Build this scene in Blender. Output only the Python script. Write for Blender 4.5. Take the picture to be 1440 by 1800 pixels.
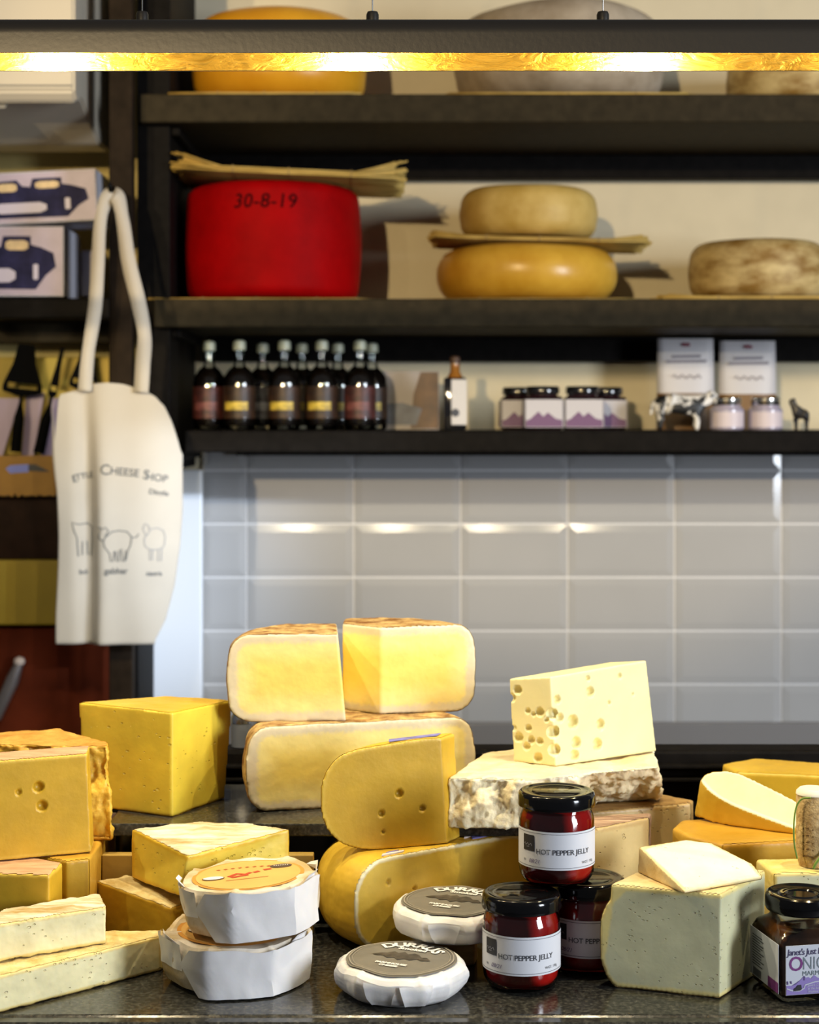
import bpy, bmesh, math, random
from mathutils import Vector, Matrix, noise
from math import sin, cos, pi, radians as R
sc = bpy.context.scene
for o in list(bpy.data.objects): bpy.data.objects.remove(o)
C = sc.collection

# ---------------------------------------------------------------- camera
TZ = 1.10            # counter top height
CZ = TZ + .475       # camera height
F = 3000.0; HY = 740.0
cd = bpy.data.cameras.new('camera'); cam = bpy.data.objects.new('camera', cd); C.objects.link(cam)
cam.location = (0, 0, CZ); cam.rotation_euler = (pi/2, 0, 0)
cd.sensor_fit = 'HORIZONTAL'; cd.sensor_width = 36; cd.lens = F/1440*36
cd.shift_y = -(900-HY)/1440
cd.clip_start = .05; cd.clip_end = 60
cd.dof.use_dof = True; cd.dof.focus_distance = 1.47; cd.dof.aperture_fstop = 10.0
sc.camera = cam
sc.view_settings.view_transform = 'Standard'; sc.view_settings.look = 'None'
sc.view_settings.gamma = 1; sc.view_settings.exposure = 0.0
sc.cycles.max_bounces = 10; sc.cycles.transparent_max_bounces = 16
sc.cycles.caustics_reflective = False; sc.cycles.caustics_refractive = False

# ---------------------------------------------------------------- world and large lights
w = bpy.data.worlds.new('world'); sc.world = w; w.use_nodes = True
w.node_tree.nodes['Background'].inputs[0].default_value = (.74, .76, .82, 1)
w.node_tree.nodes['Background'].inputs[1].default_value = .11
def area(name, loc, target, size, size_y, energy, col):
    l = bpy.data.lights.new(name, 'AREA'); l.shape = 'RECTANGLE'; l.size = size; l.size_y = size_y
    l.energy = energy; l.color = col
    o = bpy.data.objects.new(name, l); C.objects.link(o); o.location = loc
    o.rotation_euler = (Vector(target)-Vector(loc)).to_track_quat('-Z', 'Y').to_euler()
    return o
def spot(name, loc, target, ang, blend, energy, col, rad):
    l = bpy.data.lights.new(name, 'SPOT'); l.energy = energy; l.color = col
    l.spot_size = R(ang); l.spot_blend = blend; l.shadow_soft_size = rad
    o = bpy.data.objects.new(name, l); C.objects.link(o); o.location = loc
    o.rotation_euler = (Vector(target)-Vector(loc)).to_track_quat('-Z', 'Y').to_euler()
    return o
area('shop_window_light', (3.3, -.7, 1.95), (0, 2.0, 1.3), .9, 1.4, 155, (.84, .91, 1))
spot('cool_fill_spot', (2.2, -1.0, 2.5), (-.46, 3.1, 1.30), 7.8, .9, 760, (.72, .84, 1), .06)  # added unseen spot, brightens the white panel and the bag beside it
spot('warm_spot', (-1.7, -5, 2.75), (.22, 3.1, 2.02), 13.5, .45, 1150, (1, .76, .42), .05)
spot('warm_spot', (-2.2, -3, 2.75), (-.85, 2.9, 2.05), 14, .5, 430, (1, .80, .48), .05)  # second warm spot, unseen, added to lift the air conditioner and left shelf
LAMPS = (-.59, -.325, -.05, .215, .48)
LAMP_W = 9.5

# ---------------------------------------------------------------- placing helpers
def P(px, py, Y): return Vector(((px-720)*Y/F, Y, CZ+(HY-py)*Y/F))
def G(px, py, drop):
    Y = drop*F/(py-HY); return Vector(((px-720)*Y/F, Y, CZ-drop))
def X(px, Y): return (px-720)*Y/F
def Z(py, Y): return CZ+(HY-py)*Y/F
def onplane(px, py, p, n):
    d = Vector(((px-720)/F, 1, (HY-py)/F)); t = (p-Vector((0, 0, CZ))).dot(n)/d.dot(n)
    return Vector((0, 0, CZ))+d*t

# ---------------------------------------------------------------- materials
_m = {}
def newmat(name):
    m = bpy.data.materials.new(name); m.use_nodes = True; nt = m.node_tree
    return m, nt, nt.nodes['Principled BSDF'], nt.nodes.new, nt.links.new
def mat(name, col, rough=.5, metal=0, spec=.5, nscale=0, nvar=.0, bump=0, bscale=200, coat=0, trans=0, emis=None, sss=0):
    if name in _m: return _m[name]
    m, nt, b, N, L = newmat(name)
    b.inputs['Base Color'].default_value = (*col, 1); b.inputs['Roughness'].default_value = rough
    b.inputs['Metallic'].default_value = metal; b.inputs['Specular IOR Level'].default_value = spec
    b.inputs['Coat Weight'].default_value = coat; b.inputs['Transmission Weight'].default_value = trans
    if sss:
        b.inputs['Subsurface Weight'].default_value = sss; b.inputs['Subsurface Radius'].default_value = (.006, .004, .002)
        b.inputs['Subsurface Scale'].default_value = 1
    if emis: b.inputs['Emission Color'].default_value = (*emis[0], 1); b.inputs['Emission Strength'].default_value = emis[1]
    tc = N('ShaderNodeTexCoord')
    if nvar:
        n = N('ShaderNodeTexNoise'); n.inputs['Scale'].default_value = nscale; n.inputs['Detail'].default_value = 5
        L(tc.outputs['Object'], n.inputs['Vector'])
        r = N('ShaderNodeMapRange'); r.inputs[1].default_value = .3; r.inputs[2].default_value = .7
        r.inputs[3].default_value = 1-nvar; r.inputs[4].default_value = 1+nvar; L(n.outputs[0], r.inputs[0])
        v = N('ShaderNodeVectorMath'); v.operation = 'SCALE'; v.inputs[0].default_value = col; L(r.outputs[0], v.inputs['Scale'])
        L(v.outputs[0], b.inputs['Base Color'])
    if bump:
        n = N('ShaderNodeTexNoise'); n.inputs['Scale'].default_value = bscale; n.inputs['Detail'].default_value = 4
        L(tc.outputs['Object'], n.inputs['Vector'])
        bp = N('ShaderNodeBump'); bp.inputs['Strength'].default_value = bump; bp.inputs['Distance'].default_value = .001
        L(n.outputs[0], bp.inputs['Height']); L(bp.outputs[0], b.inputs['Normal'])
    _m[name] = m; return m

def paste(name, col, band, bw=.006, deep=None, pits=0, pitscale=90, rough=.42, sss=.12, bump=.10, seed=0, blotch=.10, bandn=.5):
    """cut face of a cheese: col in the heart, band close under the rind, eyes as small dents"""
    if name in _m: return _m[name]
    m, nt, b, N, L = newmat(name)
    at = N('ShaderNodeAttribute'); at.attribute_name = 'rd'
    tc = N('ShaderNodeTexCoord')
    n1 = N('ShaderNodeTexNoise'); n1.inputs['Scale'].default_value = 260; n1.inputs['Detail'].default_value = 4; L(tc.outputs['Object'], n1.inputs['Vector'])
    n2 = N('ShaderNodeTexNoise'); n2.inputs['Scale'].default_value = 22; n2.inputs['Detail'].default_value = 4; L(tc.outputs['Object'], n2.inputs['Vector'])
    ad = N('ShaderNodeMath'); ad.operation = 'MULTIPLY_ADD'; L(n1.outputs[0], ad.inputs[0]); ad.inputs[1].default_value = -bw*bandn
    L(at.outputs['Fac'], ad.inputs[2])
    ad2 = N('ShaderNodeMath'); ad2.operation = 'MULTIPLY_ADD'; L(n2.outputs[0], ad2.inputs[0]); ad2.inputs[1].default_value = -bw*.8; L(ad.outputs[0], ad2.inputs[2])
    mr = N('ShaderNodeMapRange'); mr.interpolation_type = 'SMOOTHSTEP'; mr.inputs[1].default_value = -bw*.15; mr.inputs[2].default_value = bw*.6
    L(ad2.outputs[0], mr.inputs[0])
    mix = N('ShaderNodeMix'); mix.data_type = 'RGBA'; L(mr.outputs[0], mix.inputs[0])
    mix.inputs[6].default_value = (*band, 1); mix.inputs[7].default_value = (*col, 1)
    if deep:   # third zone between the band and the heart
        mr2 = N('ShaderNodeMapRange'); mr2.interpolation_type = 'SMOOTHSTEP'; mr2.inputs[1].default_value = bw*.5; mr2.inputs[2].default_value = bw*3.5
        L(ad2.outputs[0], mr2.inputs[0])
        mx = N('ShaderNodeMix'); mx.data_type = 'RGBA'; L(mr2.outputs[0], mx.inputs[0])
        mx.inputs[6].default_value = (*col, 1); mx.inputs[7].default_value = (*deep, 1); L(mx.outputs[2], mix.inputs[7])
    n3 = N('ShaderNodeTexNoise'); n3.inputs['Scale'].default_value = 35; n3.inputs['Detail'].default_value = 6; L(tc.outputs['Object'], n3.inputs['Vector'])
    mv = N('ShaderNodeMapRange'); mv.inputs[1].default_value = .3; mv.inputs[2].default_value = .7; mv.inputs[3].default_value = 1-blotch; mv.inputs[4].default_value = 1+blotch
    L(n3.outputs[0], mv.inputs[0])
    sv = N('ShaderNodeVectorMath'); sv.operation = 'SCALE'; L(mix.outputs[2], sv.inputs[0]); L(mv.outputs[0], sv.inputs['Scale'])
    L(sv.outputs[0], b.inputs['Base Color'])
    b.inputs['Roughness'].default_value = rough
    b.inputs['Subsurface Weight'].default_value = sss; b.inputs['Subsurface Radius'].default_value = (.006, .0035, .0012)
    b.inputs['Subsurface Scale'].default_value = 1
    bp = N('ShaderNodeBump'); bp.inputs['Strength'].default_value = bump; bp.inputs['Distance'].default_value = .0012
    L(n1.outputs[0], bp.inputs['Height']); last = bp
    if pits:
        mp = N('ShaderNodeMapping'); mp.inputs['Scale'].default_value = (1, 1, 1.7); mp.inputs['Location'].default_value = (seed, seed*.7, 0)
        L(tc.outputs['Object'], mp.inputs[0])
        vo = N('ShaderNodeTexVoronoi'); vo.inputs['Scale'].default_value = pitscale; L(mp.outputs[0], vo.inputs['Vector'])
        nz = N('ShaderNodeTexNoise'); nz.inputs['Scale'].default_value = pitscale*.35; L(mp.outputs[0], nz.inputs['Vector'])
        th = N('ShaderNodeMath'); th.operation = 'MULTIPLY_ADD'; L(nz.outputs[0], th.inputs[0]); th.inputs[1].default_value = -.9; L(vo.outputs['Distance'], th.inputs[2])
        rr = N('ShaderNodeMapRange'); rr.inputs[1].default_value = -.44+.06*pits; rr.inputs[2].default_value = -.36+.06*pits; L(th.outputs[0], rr.inputs[0])
        b2 = N('ShaderNodeBump'); b2.inputs['Strength'].default_value = 1; b2.inputs['Distance'].default_value = .0016
        L(rr.outputs[0], b2.inputs['Height']); L(bp.outputs[0], b2.inputs['Normal']); last = b2
    L(last.outputs[0], b.inputs['Normal'])
    _m[name] = m; return m

def rind(name, c1, c2, scale=40, rough=.5, bump=.5, bscale=150, stretch=(1, 1, 1), contrast=.18, spec=.4, c3=None):
    if name in _m: return _m[name]
    m, nt, b, N, L = newmat(name)
    tc = N('ShaderNodeTexCoord'); mp = N('ShaderNodeMapping'); mp.inputs['Scale'].default_value = stretch; L(tc.outputs['Object'], mp.inputs[0])
    n = N('ShaderNodeTexNoise'); n.inputs['Scale'].default_value = scale; n.inputs['Detail'].default_value = 7; n.inputs['Roughness'].default_value = .62; L(mp.outputs[0], n.inputs['Vector'])
    r = N('ShaderNodeValToRGB'); L(n.outputs[0], r.inputs[0])
    r.color_ramp.elements[0].position = .5-contrast; r.color_ramp.elements[0].color = (*c1, 1)
    r.color_ramp.elements[1].position = .5+contrast; r.color_ramp.elements[1].color = (*c2, 1)
    if c3:
        e = r.color_ramp.elements.new(.5); e.color = (*c3, 1)
    L(r.outputs[0], b.inputs['Base Color']); b.inputs['Roughness'].default_value = rough; b.inputs['Specular IOR Level'].default_value = spec
    n2 = N('ShaderNodeTexNoise'); n2.inputs['Scale'].default_value = bscale; n2.inputs['Detail'].default_value = 5; L(mp.outputs[0], n2.inputs['Vector'])
    bp = N('ShaderNodeBump'); bp.inputs['Strength'].default_value = bump; bp.inputs['Distance'].default_value = .0016
    L(n2.outputs[0], bp.inputs['Height']); L(bp.outputs[0], b.inputs['Normal'])
    _m[name] = m; return m

def glass(name, tint=(1, 1, 1), rough=.02):
    if name in _m: return _m[name]
    m = bpy.data.materials.new(name); m.use_nodes = True; nt = m.node_tree; nt.nodes.clear(); N = nt.nodes.new; L = nt.links.new
    o = N('ShaderNodeOutputMaterial'); t = N('ShaderNodeBsdfTransparent'); g = N('ShaderNodeBsdfGlossy'); f = N('ShaderNodeFresnel'); x = N('ShaderNodeMixShader')
    t.inputs[0].default_value = (*tint, 1); g.inputs['Roughness'].default_value = rough; f.inputs[0].default_value = 1.5
    L(f.outputs[0], x.inputs[0]); L(t.outputs[0], x.inputs[1]); L(g.outputs[0], x.inputs[2]); L(x.outputs[0], o.inputs[0])
    _m[name] = m; return m

# ---------------------------------------------------------------- object helpers
def tag(o, label=None, cat=None, group=None, kind=None):
    if label: o['label'] = label
    if cat: o['category'] = cat
    if group: o['group'] = group
    if kind: o['kind'] = kind
    return o
def thing(name, label, cat, loc=(0, 0, 0), rz=0, group=None):
    o = bpy.data.objects.new(name, None); C.objects.link(o); o.empty_display_size = .02
    o.location = loc; o.rotation_euler = (0, 0, rz); return tag(o, label, cat, group)
def root_loc(o):
    v = Vector((0, 0, 0))
    while o: v += o.location; o = o.parent
    return v
def add(name, bm, m, parent=None, origin=None, smooth=False, local=False):
    """link bm (world coordinates unless local) as one mesh object"""
    if parent is not None and not local:
        bmesh.ops.translate(bm, verts=bm.verts, vec=-root_loc(parent))
    if parent is None and origin is not None:
        bmesh.ops.translate(bm, verts=bm.verts, vec=-Vector(origin))
    me = bpy.data.meshes.new(name); bm.to_mesh(me); bm.free()
    for x in (m if isinstance(m, (list, tuple)) else [m]): me.materials.append(x)
    if smooth:
        me.polygons.foreach_set('use_smooth', [True]*len(me.polygons))
        if smooth != 1: me.set_sharp_from_angle(angle=R(smooth))
    o = bpy.data.objects.new(name, me); C.objects.link(o)
    if parent is not None: o.parent = parent
    elif origin is not None: o.location = origin
    return o
def copy_tree(o, parent=None):
    c = o.copy(); C.objects.link(c); c.parent = parent
    for ch in list(o.children): copy_tree(ch, c)
    return c
def B(): return bmesh.new()
def box(bm, lo, hi, bev=0, mi=0, seg=2):
    g = bmesh.ops.create_cube(bm, size=1)['verts']
    for v in g:
        v.co = Vector([lo[i] if v.co[i] < 0 else hi[i] for i in range(3)])
    fs = {f for v in g for f in v.link_faces}
    for f in fs: f.material_index = mi
    if bev:
        es = list({e for v in g for e in v.link_edges})
        bmesh.ops.bevel(bm, geom=es, offset=bev, segments=seg, affect='EDGES', profile=.5)
    return bm
def obox(bm, c, half, rz=0, rx=0, ry=0, bev=0):
    """oriented box"""
    t = B(); box(t, [-h for h in half], half, bev)
    M = Matrix.Translation(c) @ Matrix.Rotation(rz, 4, 'Z') @ Matrix.Rotation(rx, 4, 'X') @ Matrix.Rotation(ry, 4, 'Y')
    bmesh.ops.transform(t, matrix=M, verts=t.verts); join(bm, t); return bm
def join(bm, t):
    me = bpy.data.meshes.new('t'); t.to_mesh(me); t.free(); bm.from_mesh(me); bpy.data.meshes.remove(me)
def lathe(bm, prof, c=(0, 0, 0), n=64, cap=True, a0=0, a1=2*pi, mod=None):
    full = abs(a1-a0-2*pi) < 1e-6
    k = n if full else n+1
    rings = []
    for (r, z) in prof:
        ring = []
        for i in range(k):
            a = a0+(a1-a0)*i/n
            rr = r; zz = z
            if mod: rr, zz = mod(a, r, z)
            ring.append(bm.verts.new((c[0]+rr*cos(a), c[1]+rr*sin(a), c[2]+zz)))
        rings.append(ring)
    for j in range(len(rings)-1):
        for i in range(n):
            i2 = (i+1) % k
            bm.faces.new((rings[j][i], rings[j][i2], rings[j+1][i2], rings[j+1][i]))
    if cap and full:
        for ring in (rings[0][::-1], rings[-1]):
            if prof: 
                try: bm.faces.new(ring)
                except ValueError: pass
    bmesh.ops.recalc_face_normals(bm, faces=bm.faces)
    return bm
def tube(bm, pts, r, n=8, caps=True):
    pts = [Vector(p) for p in pts]; rings = []; up = Vector((0, 0, 1))
    prev = None
    for i, p in enumerate(pts):
        d = (pts[min(i+1, len(pts)-1)]-pts[max(i-1, 0)]).normalized()
        if prev is None:
            a = d.cross(up) if abs(d.dot(up)) < .95 else d.cross(Vector((1, 0, 0)))
        else: a = prev-d*prev.dot(d)
        a.normalize(); prev = a; b = d.cross(a)
        rr = r[i] if isinstance(r, (list, tuple)) else r
        rings.append([bm.verts.new(p+(a*cos(2*pi*k/n)+b*sin(2*pi*k/n))*rr) for k in range(n)])
    for j in range(len(rings)-1):
        for k in range(n): bm.faces.new((rings[j][k], rings[j][(k+1) % n], rings[j+1][(k+1) % n], rings[j+1][k]))
    if caps: bm.faces.new(rings[0][::-1]); bm.faces.new(rings[-1])
    return bm
def poly(bm, pts, thick=None, d=(0, 1, 0)):
    """flat polygon, extruded by thick along d"""
    d = Vector(d)
    vs = [bm.verts.new(p) for p in pts]
    if thick:
        w2 = [bm.verts.new(Vector(p)+d*thick) for p in pts]; n = len(pts)
        bm.faces.new(vs); bm.faces.new(w2[::-1])
        for i in range(n): bm.faces.new((vs[i], w2[i], w2[(i+1) % n], vs[(i+1) % n]))
        bmesh.ops.recalc_face_normals(bm, faces=bm.faces)
    else: bm.faces.new(vs)
    return bm
def smoothpath(pts, n=6):
    pts = [Vector(p) for p in pts]; out = []
    for i in range(len(pts)-1):
        p0 = pts[max(i-1, 0)]; p1 = pts[i]; p2 = pts[i+1]; p3 = pts[min(i+2, len(pts)-1)]
        for k in range(n):
            t = k/n
            out.append(.5*((2*p1)+(p2-p0)*t+(2*p0-5*p1+4*p2-p3)*t*t+(3*p1-p0-3*p2+p3)*t**3))
    out.append(pts[-1]); return out

def text_bm(s, size, f, bold=0, shear=0, align='CENTER', spacing=1, thick=0):
    """lettering as a mesh; f maps (u, v) in metres to a point in the scene"""
    cu = bpy.data.curves.new('t', 'FONT'); cu.body = s; cu.size = size; cu.align_x = align; cu.align_y = 'CENTER'
    cu.offset = bold; cu.shear = shear; cu.resolution_u = 3; cu.space_character = spacing
    ob = bpy.data.objects.new('t', cu); C.objects.link(ob)
    dg = bpy.context.evaluated_depsgraph_get(); dg.update()
    me = bpy.data.meshes.new_from_object(ob.evaluated_get(dg))
    bm = B(); bm.from_mesh(me)
    bpy.data.objects.remove(ob); bpy.data.curves.remove(cu); bpy.data.meshes.remove(me)
    bmesh.ops.triangulate(bm, faces=bm.faces)
    for v in bm.verts: v.co = f(v.co.x, v.co.y)
    return bm
def lines_bm(strokes, wd, f):
    """pen strokes (lists of (u, v)) as thin ribbons on a surface"""
    bm = B()
    for s in strokes:
        vs = []
        for i, (u, v) in enumerate(s):
            a = s[max(i-1, 0)]; b = s[min(i+1, len(s)-1)]
            dx, dy = b[0]-a[0], b[1]-a[1]; l = math.hypot(dx, dy) or 1; nx, ny = -dy/l*wd/2, dx/l*wd/2
            vs.append((bm.verts.new(f(u+nx, v+ny)), bm.verts.new(f(u-nx, v-ny))))
        for i in range(len(vs)-1):
            bm.faces.new((vs[i][0], vs[i][1], vs[i+1][1], vs[i+1][0]))
    return bm

# ---------------------------------------------------------------- cheese pipeline
def voxel(bm, size):
    me = bpy.data.meshes.new('v'); bm.to_mesh(me); bm.free()
    ob = bpy.data.objects.new('v', me); C.objects.link(ob)
    md = ob.modifiers.new('r', 'REMESH'); md.mode = 'VOXEL'; md.voxel_size = size; md.adaptivity = 0
    dg = bpy.context.evaluated_depsgraph_get(); dg.update()
    m2 = bpy.data.meshes.new_from_object(ob.evaluated_get(dg))
    out = B(); out.from_mesh(m2)
    bpy.data.objects.remove(ob); bpy.data.meshes.remove(me); bpy.data.meshes.remove(m2)
    return out
def finish_cheese(name, bm, planes, sdf, mp, mr, label, origin, group=None, vox=.0016, rnd=1, amp=.0005, freq=60,
                  cutamp=.00012, holes=(), crag=None, cat='cheese', rname='rind', has_rind=True):
    bmesh.ops.recalc_face_normals(bm, faces=bm.faces)
    bm = voxel(bm, vox)
    for _ in range(rnd): bmesh.ops.smooth_vert(bm, verts=bm.verts, factor=.5, use_axis_x=True, use_axis_y=True, use_axis_z=True)
    bm.normal_update()
    def flag(co, n):
        best = None; bs = -9
        for (p, nn, fl) in planes:
            d = abs((co-p).dot(nn)); s = n.dot(nn)-d*120
            if s > bs: bs = s; best = fl
        if sdf is not None and bs < .72: return 'r'
        return best or 'r'
    vf = [flag(v.co, v.normal) for v in bm.verts]
    off = Vector((random.random()*9, random.random()*9, random.random()*9))
    new = []
    for i, v in enumerate(bm.verts):
        a = amp if (vf[i] == 'r' or cutamp is None) else cutamp
        q = v.co*freq+off
        d = noise.fractal(q, 1, 2, 3)*a
        if crag and vf[i] == 'k':
            q = v.co*crag[1]+off
            d += (noise.fractal(Vector((q.x, q.y, q.z*.8)), .9, 2.1, 5))*crag[0]
        new.append(v.co+v.normal*d)
    for i, v in enumerate(bm.verts): v.co = new[i]
    if holes:
        for (hc, hn, hr) in holes:
            hc = Vector(hc)
            for v in bm.verts:
                if (v.co-hc).length > hr*2: continue
                rel = v.co-hc; al = rel.dot(hn); rad = (rel-hn*al).length
                if abs(al) < .004 and rad < hr:
                    v.co -= hn*math.sqrt(hr*hr-rad*rad)*1.25
    bm.normal_update()
    lay = bm.verts.layers.float.new('rd')
    rp = [(p, n) for (p, n, fl) in planes if fl == 'r']
    for v in bm.verts:
        d = .5
        for (p, n) in rp: d = min(d, abs((v.co-p).dot(n)))
        if sdf: d = min(d, -sdf(v.co))
        v[lay] = max(d, 0)
    # the rind: a thin shell on the outside, its own part
    org = Vector(origin)
    rb = None
    if has_rind:
        rb = bm.copy(); rb.verts.ensure_lookup_table(); rb.faces.ensure_lookup_table()
        kill = []
        for f in rb.faces:
            k = [vf[v.index] for v in f.verts]
            if k.count('r') < len(k): kill.append(f)
        if len(kill) == len(rb.faces): rb.free(); rb = None
        else:
            bmesh.ops.delete(rb, geom=kill, context='FACES')
            rb.normal_update()
            for v in rb.verts: v.co += v.normal*.0005
    o = add(name, bm, mp, origin=org, smooth=1)
    tag(o, label, cat, group)
    if rb:
        add(rname, rb, mr, parent=o, smooth=1)
    return o
def slab_piece(name, fp, back, fn_, mp, mr, label, cutidx, **kw):
    """piece whose cut face is the outline fp (normal fn_), running back along a vector"""
    bm = B(); va = [bm.verts.new(p) for p in fp]; vb2 = [bm.verts.new(p+back) for p in fp]
    bm.faces.new(va); bm.faces.new(vb2[::-1])
    pls = [(fp[0], fn_, 'c'), (fp[0]+back, -fn_, 'c')]; cen = sum(fp, Vector())/len(fp)
    for i in range(len(fp)):
        j = (i+1) % len(fp); bm.faces.new((va[i], vb2[i], vb2[j], va[j]))
        nx = (fp[j]-fp[i]).cross(back).normalized()
        if nx.dot((fp[i]+fp[j])/2-cen) < 0: nx = -nx
        pls.append(((fp[i]+fp[j]+back)/2, nx, 'c' if i in cutidx else 'r'))
    org = sum(fp, Vector())/len(fp)+back/2; org.z = min(p.z for p in fp)
    return finish_cheese(name, bm, pls, None, mp, mr, label, org, **kw)
def prism(name, base, top, flags, mp, mr, label, topf='r', botf='r', **kw):
    """block of cheese from matching base and top outlines (counter-clockwise seen from above)"""
    base = [Vector(p) for p in base]; top = [Vector(p) for p in top]; n = len(base)
    if sum((top[i].x*top[(i+1) % n].y-top[(i+1) % n].x*top[i].y) for i in range(n)) < 0:
        base.reverse(); top.reverse(); flags = flags[:-1][::-1]+flags[-1:]
    bm = B(); vb = [bm.verts.new(p) for p in base]; vt = [bm.verts.new(p) for p in top]
    bmesh.ops.triangulate(bm, faces=[bm.faces.new(vb[::-1]), bm.faces.new(vt)])
    planes = []; ctr = sum(base+top, Vector())/(2*n)
    def pl(pts, fl):
        c = sum(pts, Vector())/len(pts); nn = Vector()
        for i in range(1, len(pts)-1): nn += (pts[i]-pts[0]).cross(pts[i+1]-pts[0])
        nn.normalize()
        if nn.dot(c-ctr) < 0: nn = -nn
        planes.append((c, nn, fl))
    for i in range(n):
        j = (i+1) % n
        bm.faces.new((vb[i], vb[j], vt[j])); bm.faces.new((vb[i], vt[j], vt[i]))
        pl([base[i], base[j], top[j], top[i]], flags[i])
    pl(top, topf); pl(base, botf)
    lo = min(p.z for p in base); org = Vector((ctr.x, ctr.y, lo))
    return finish_cheese(name, bm, planes, None, mp, mr, label, org, **kw)
def wheel_prof(Rr, h, c, belly=0, n=8):
    pr = [(0.0001, 0)]
    for i in range(n+1):
        a = -pi/2+pi/2*i/n; pr.append((Rr-c+c*cos(a), c+c*sin(a)))
    for i in range(1, 6):
        t = i/6; pr.append((Rr+belly*sin(pi*t), c+(h-2*c)*t))
    for i in range(n+1):
        a = pi/2*i/n; pr.append((Rr-c+c*cos(a), h-c+c*sin(a)))
    pr.append((0.0001, h)); return pr
def cutwheel(name, ctr, Rr, h, c, cuts, mp, mr, label, tilt=None, belly=0, **kw):
    """a wheel of cheese and the planes (point, outward normal) it was cut by"""
    ctr = Vector(ctr); bm = B()
    lathe(bm, wheel_prof(Rr, h, c, belly), ctr, n=96)
    bmesh.ops.remove_doubles(bm, verts=bm.verts, dist=.0003)
    planes = []
    for (p, n) in cuts:
        p = Vector(p); n = Vector(n).normalized()
        g = bmesh.ops.bisect_plane(bm, geom=bm.verts[:]+bm.edges[:]+bm.faces[:], plane_co=p, plane_no=n, clear_outer=True)
        es = [e for e in bm.edges if e.is_boundary]
        bmesh.ops.holes_fill(bm, edges=es); planes.append((p, n, 'c'))
    def sdf(v):
        q = v-ctr; rr = math.hypot(q.x, q.y)-(Rr-c); zz = abs(q.z-h/2)-(h/2-c)
        return math.hypot(max(rr, 0), max(zz, 0))+min(max(rr, zz), 0)-c
    cc = Vector(); 
    for v in bm.verts: cc += v.co
    cc /= len(bm.verts); org = Vector((cc.x, cc.y, ctr.z))
    return finish_cheese(name, bm, planes, sdf, mp, mr, label, org, **kw)
# ================================================================ the setting
WY = 3.19; SF = 2.82
m_black = mat('black_stained_wood', (.006, .005, .0045), .6, spec=.06, nscale=60, nvar=.3, bump=.2)
m_brown = mat('dark_brown_wood', (.034, .026, .014), .6, spec=.08, nscale=50, nvar=.25, bump=.25)
m_plaster = mat('cream_plaster', (.68, .60, .42), .8, nscale=14, nvar=.04, bump=.1)
m_yellow = mat('ochre_painted_board', (.52, .37, .05), .6, nscale=20, nvar=.06)
m_tile = mat('glazed_white_tile', (.42, .42, .43), .12, nscale=5, nvar=.03)
m_grout = mat('pale_grout', (.80, .80, .82), .8)
m_stone = rind('black_granite', (.008, .008, .008), (.085, .08, .065), scale=260, rough=.14, bump=.05, contrast=.20, spec=.45, c3=(.028, .027, .023))
m_white = mat('white_paint', (.78, .80, .84), .5)

add('floor', box(B(), (-3, -3, -.02), (3, 3.6, 0)), mat('grey_floor', (.16, .15, .14), .5), origin=(0, 0, 0))['kind'] = 'structure'
o = add('wall_back', box(B(), (-.49, WY+.012, 0), (3, WY+.15, 3.0)), m_plaster); o['kind'] = 'structure'
o = add('wall_left', box(B(), (-3, WY-.10, 0), (-.492, WY+.15, 3.0)), mat('yellow_plaster', (.50, .40, .15), .8, nscale=12, nvar=.05)); o['kind'] = 'structure'

# glazed metro tiles, part of the wall: bevelled tile faces over pale grout
tb = B(); x0 = X(434, WY); zj = Z(921, WY)
box(tb, (X(356, WY), WY+.004, .6), (2.2, WY+.0125, Z(790, WY)+.01), mi=1)
for i in range(-1, 12):
    xa = x0+.2*i; xb = xa+.2
    if i == -1: xa = X(356, WY)
    for j in range(-6, 2):
        za = zj+.1*j; zb = min(za+.1, Z(790, WY)+.008)
        if za > Z(790, WY): continue
        g = .0014; bv = .014; d = .0024
        lo = (xa+g, za+g); hi = (xb-g, zb-g)
        o4 = [tb.verts.new((p[0], WY+.004, p[1])) for p in ((lo[0], lo[1]), (hi[0], lo[1]), (hi[0], hi[1]), (lo[0], hi[1]))]
        m4 = [tb.verts.new((p[0], WY+.002, p[1])) for p in ((lo[0], lo[1]), (hi[0], lo[1]), (hi[0], hi[1]), (lo[0], hi[1]))]
        i4 = [tb.verts.new((p[0], WY+.002-d, p[1])) for p in ((lo[0]+bv, lo[1]+bv), (hi[0]-bv, lo[1]+bv), (hi[0]-bv, hi[1]-bv), (lo[0]+bv, hi[1]-bv))]
        for a in range(4):
            b2 = (a+1) % 4
            tb.faces.new((o4[a], o4[b2], m4[b2], m4[a])); tb.faces.new((m4[a], m4[b2], i4[b2], i4[a]))
        tb.faces.new(i4)
bmesh.ops.recalc_face_normals(tb, faces=tb.faces)
o = add('wall_tiles', tb, [m_tile, m_grout]); o['kind'] = 'structure'
o = add('wall_shade_strip', box(B(), (-.60, WY-.02, .85), (2.2, WY-.004, Z(1271, WY-.02)), .003), mat('tile_shade_grey', (.20, .19, .19), .45)); o['kind'] = 'structure'  # dark grey strip standing in for the shade on the lower tiles

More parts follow.
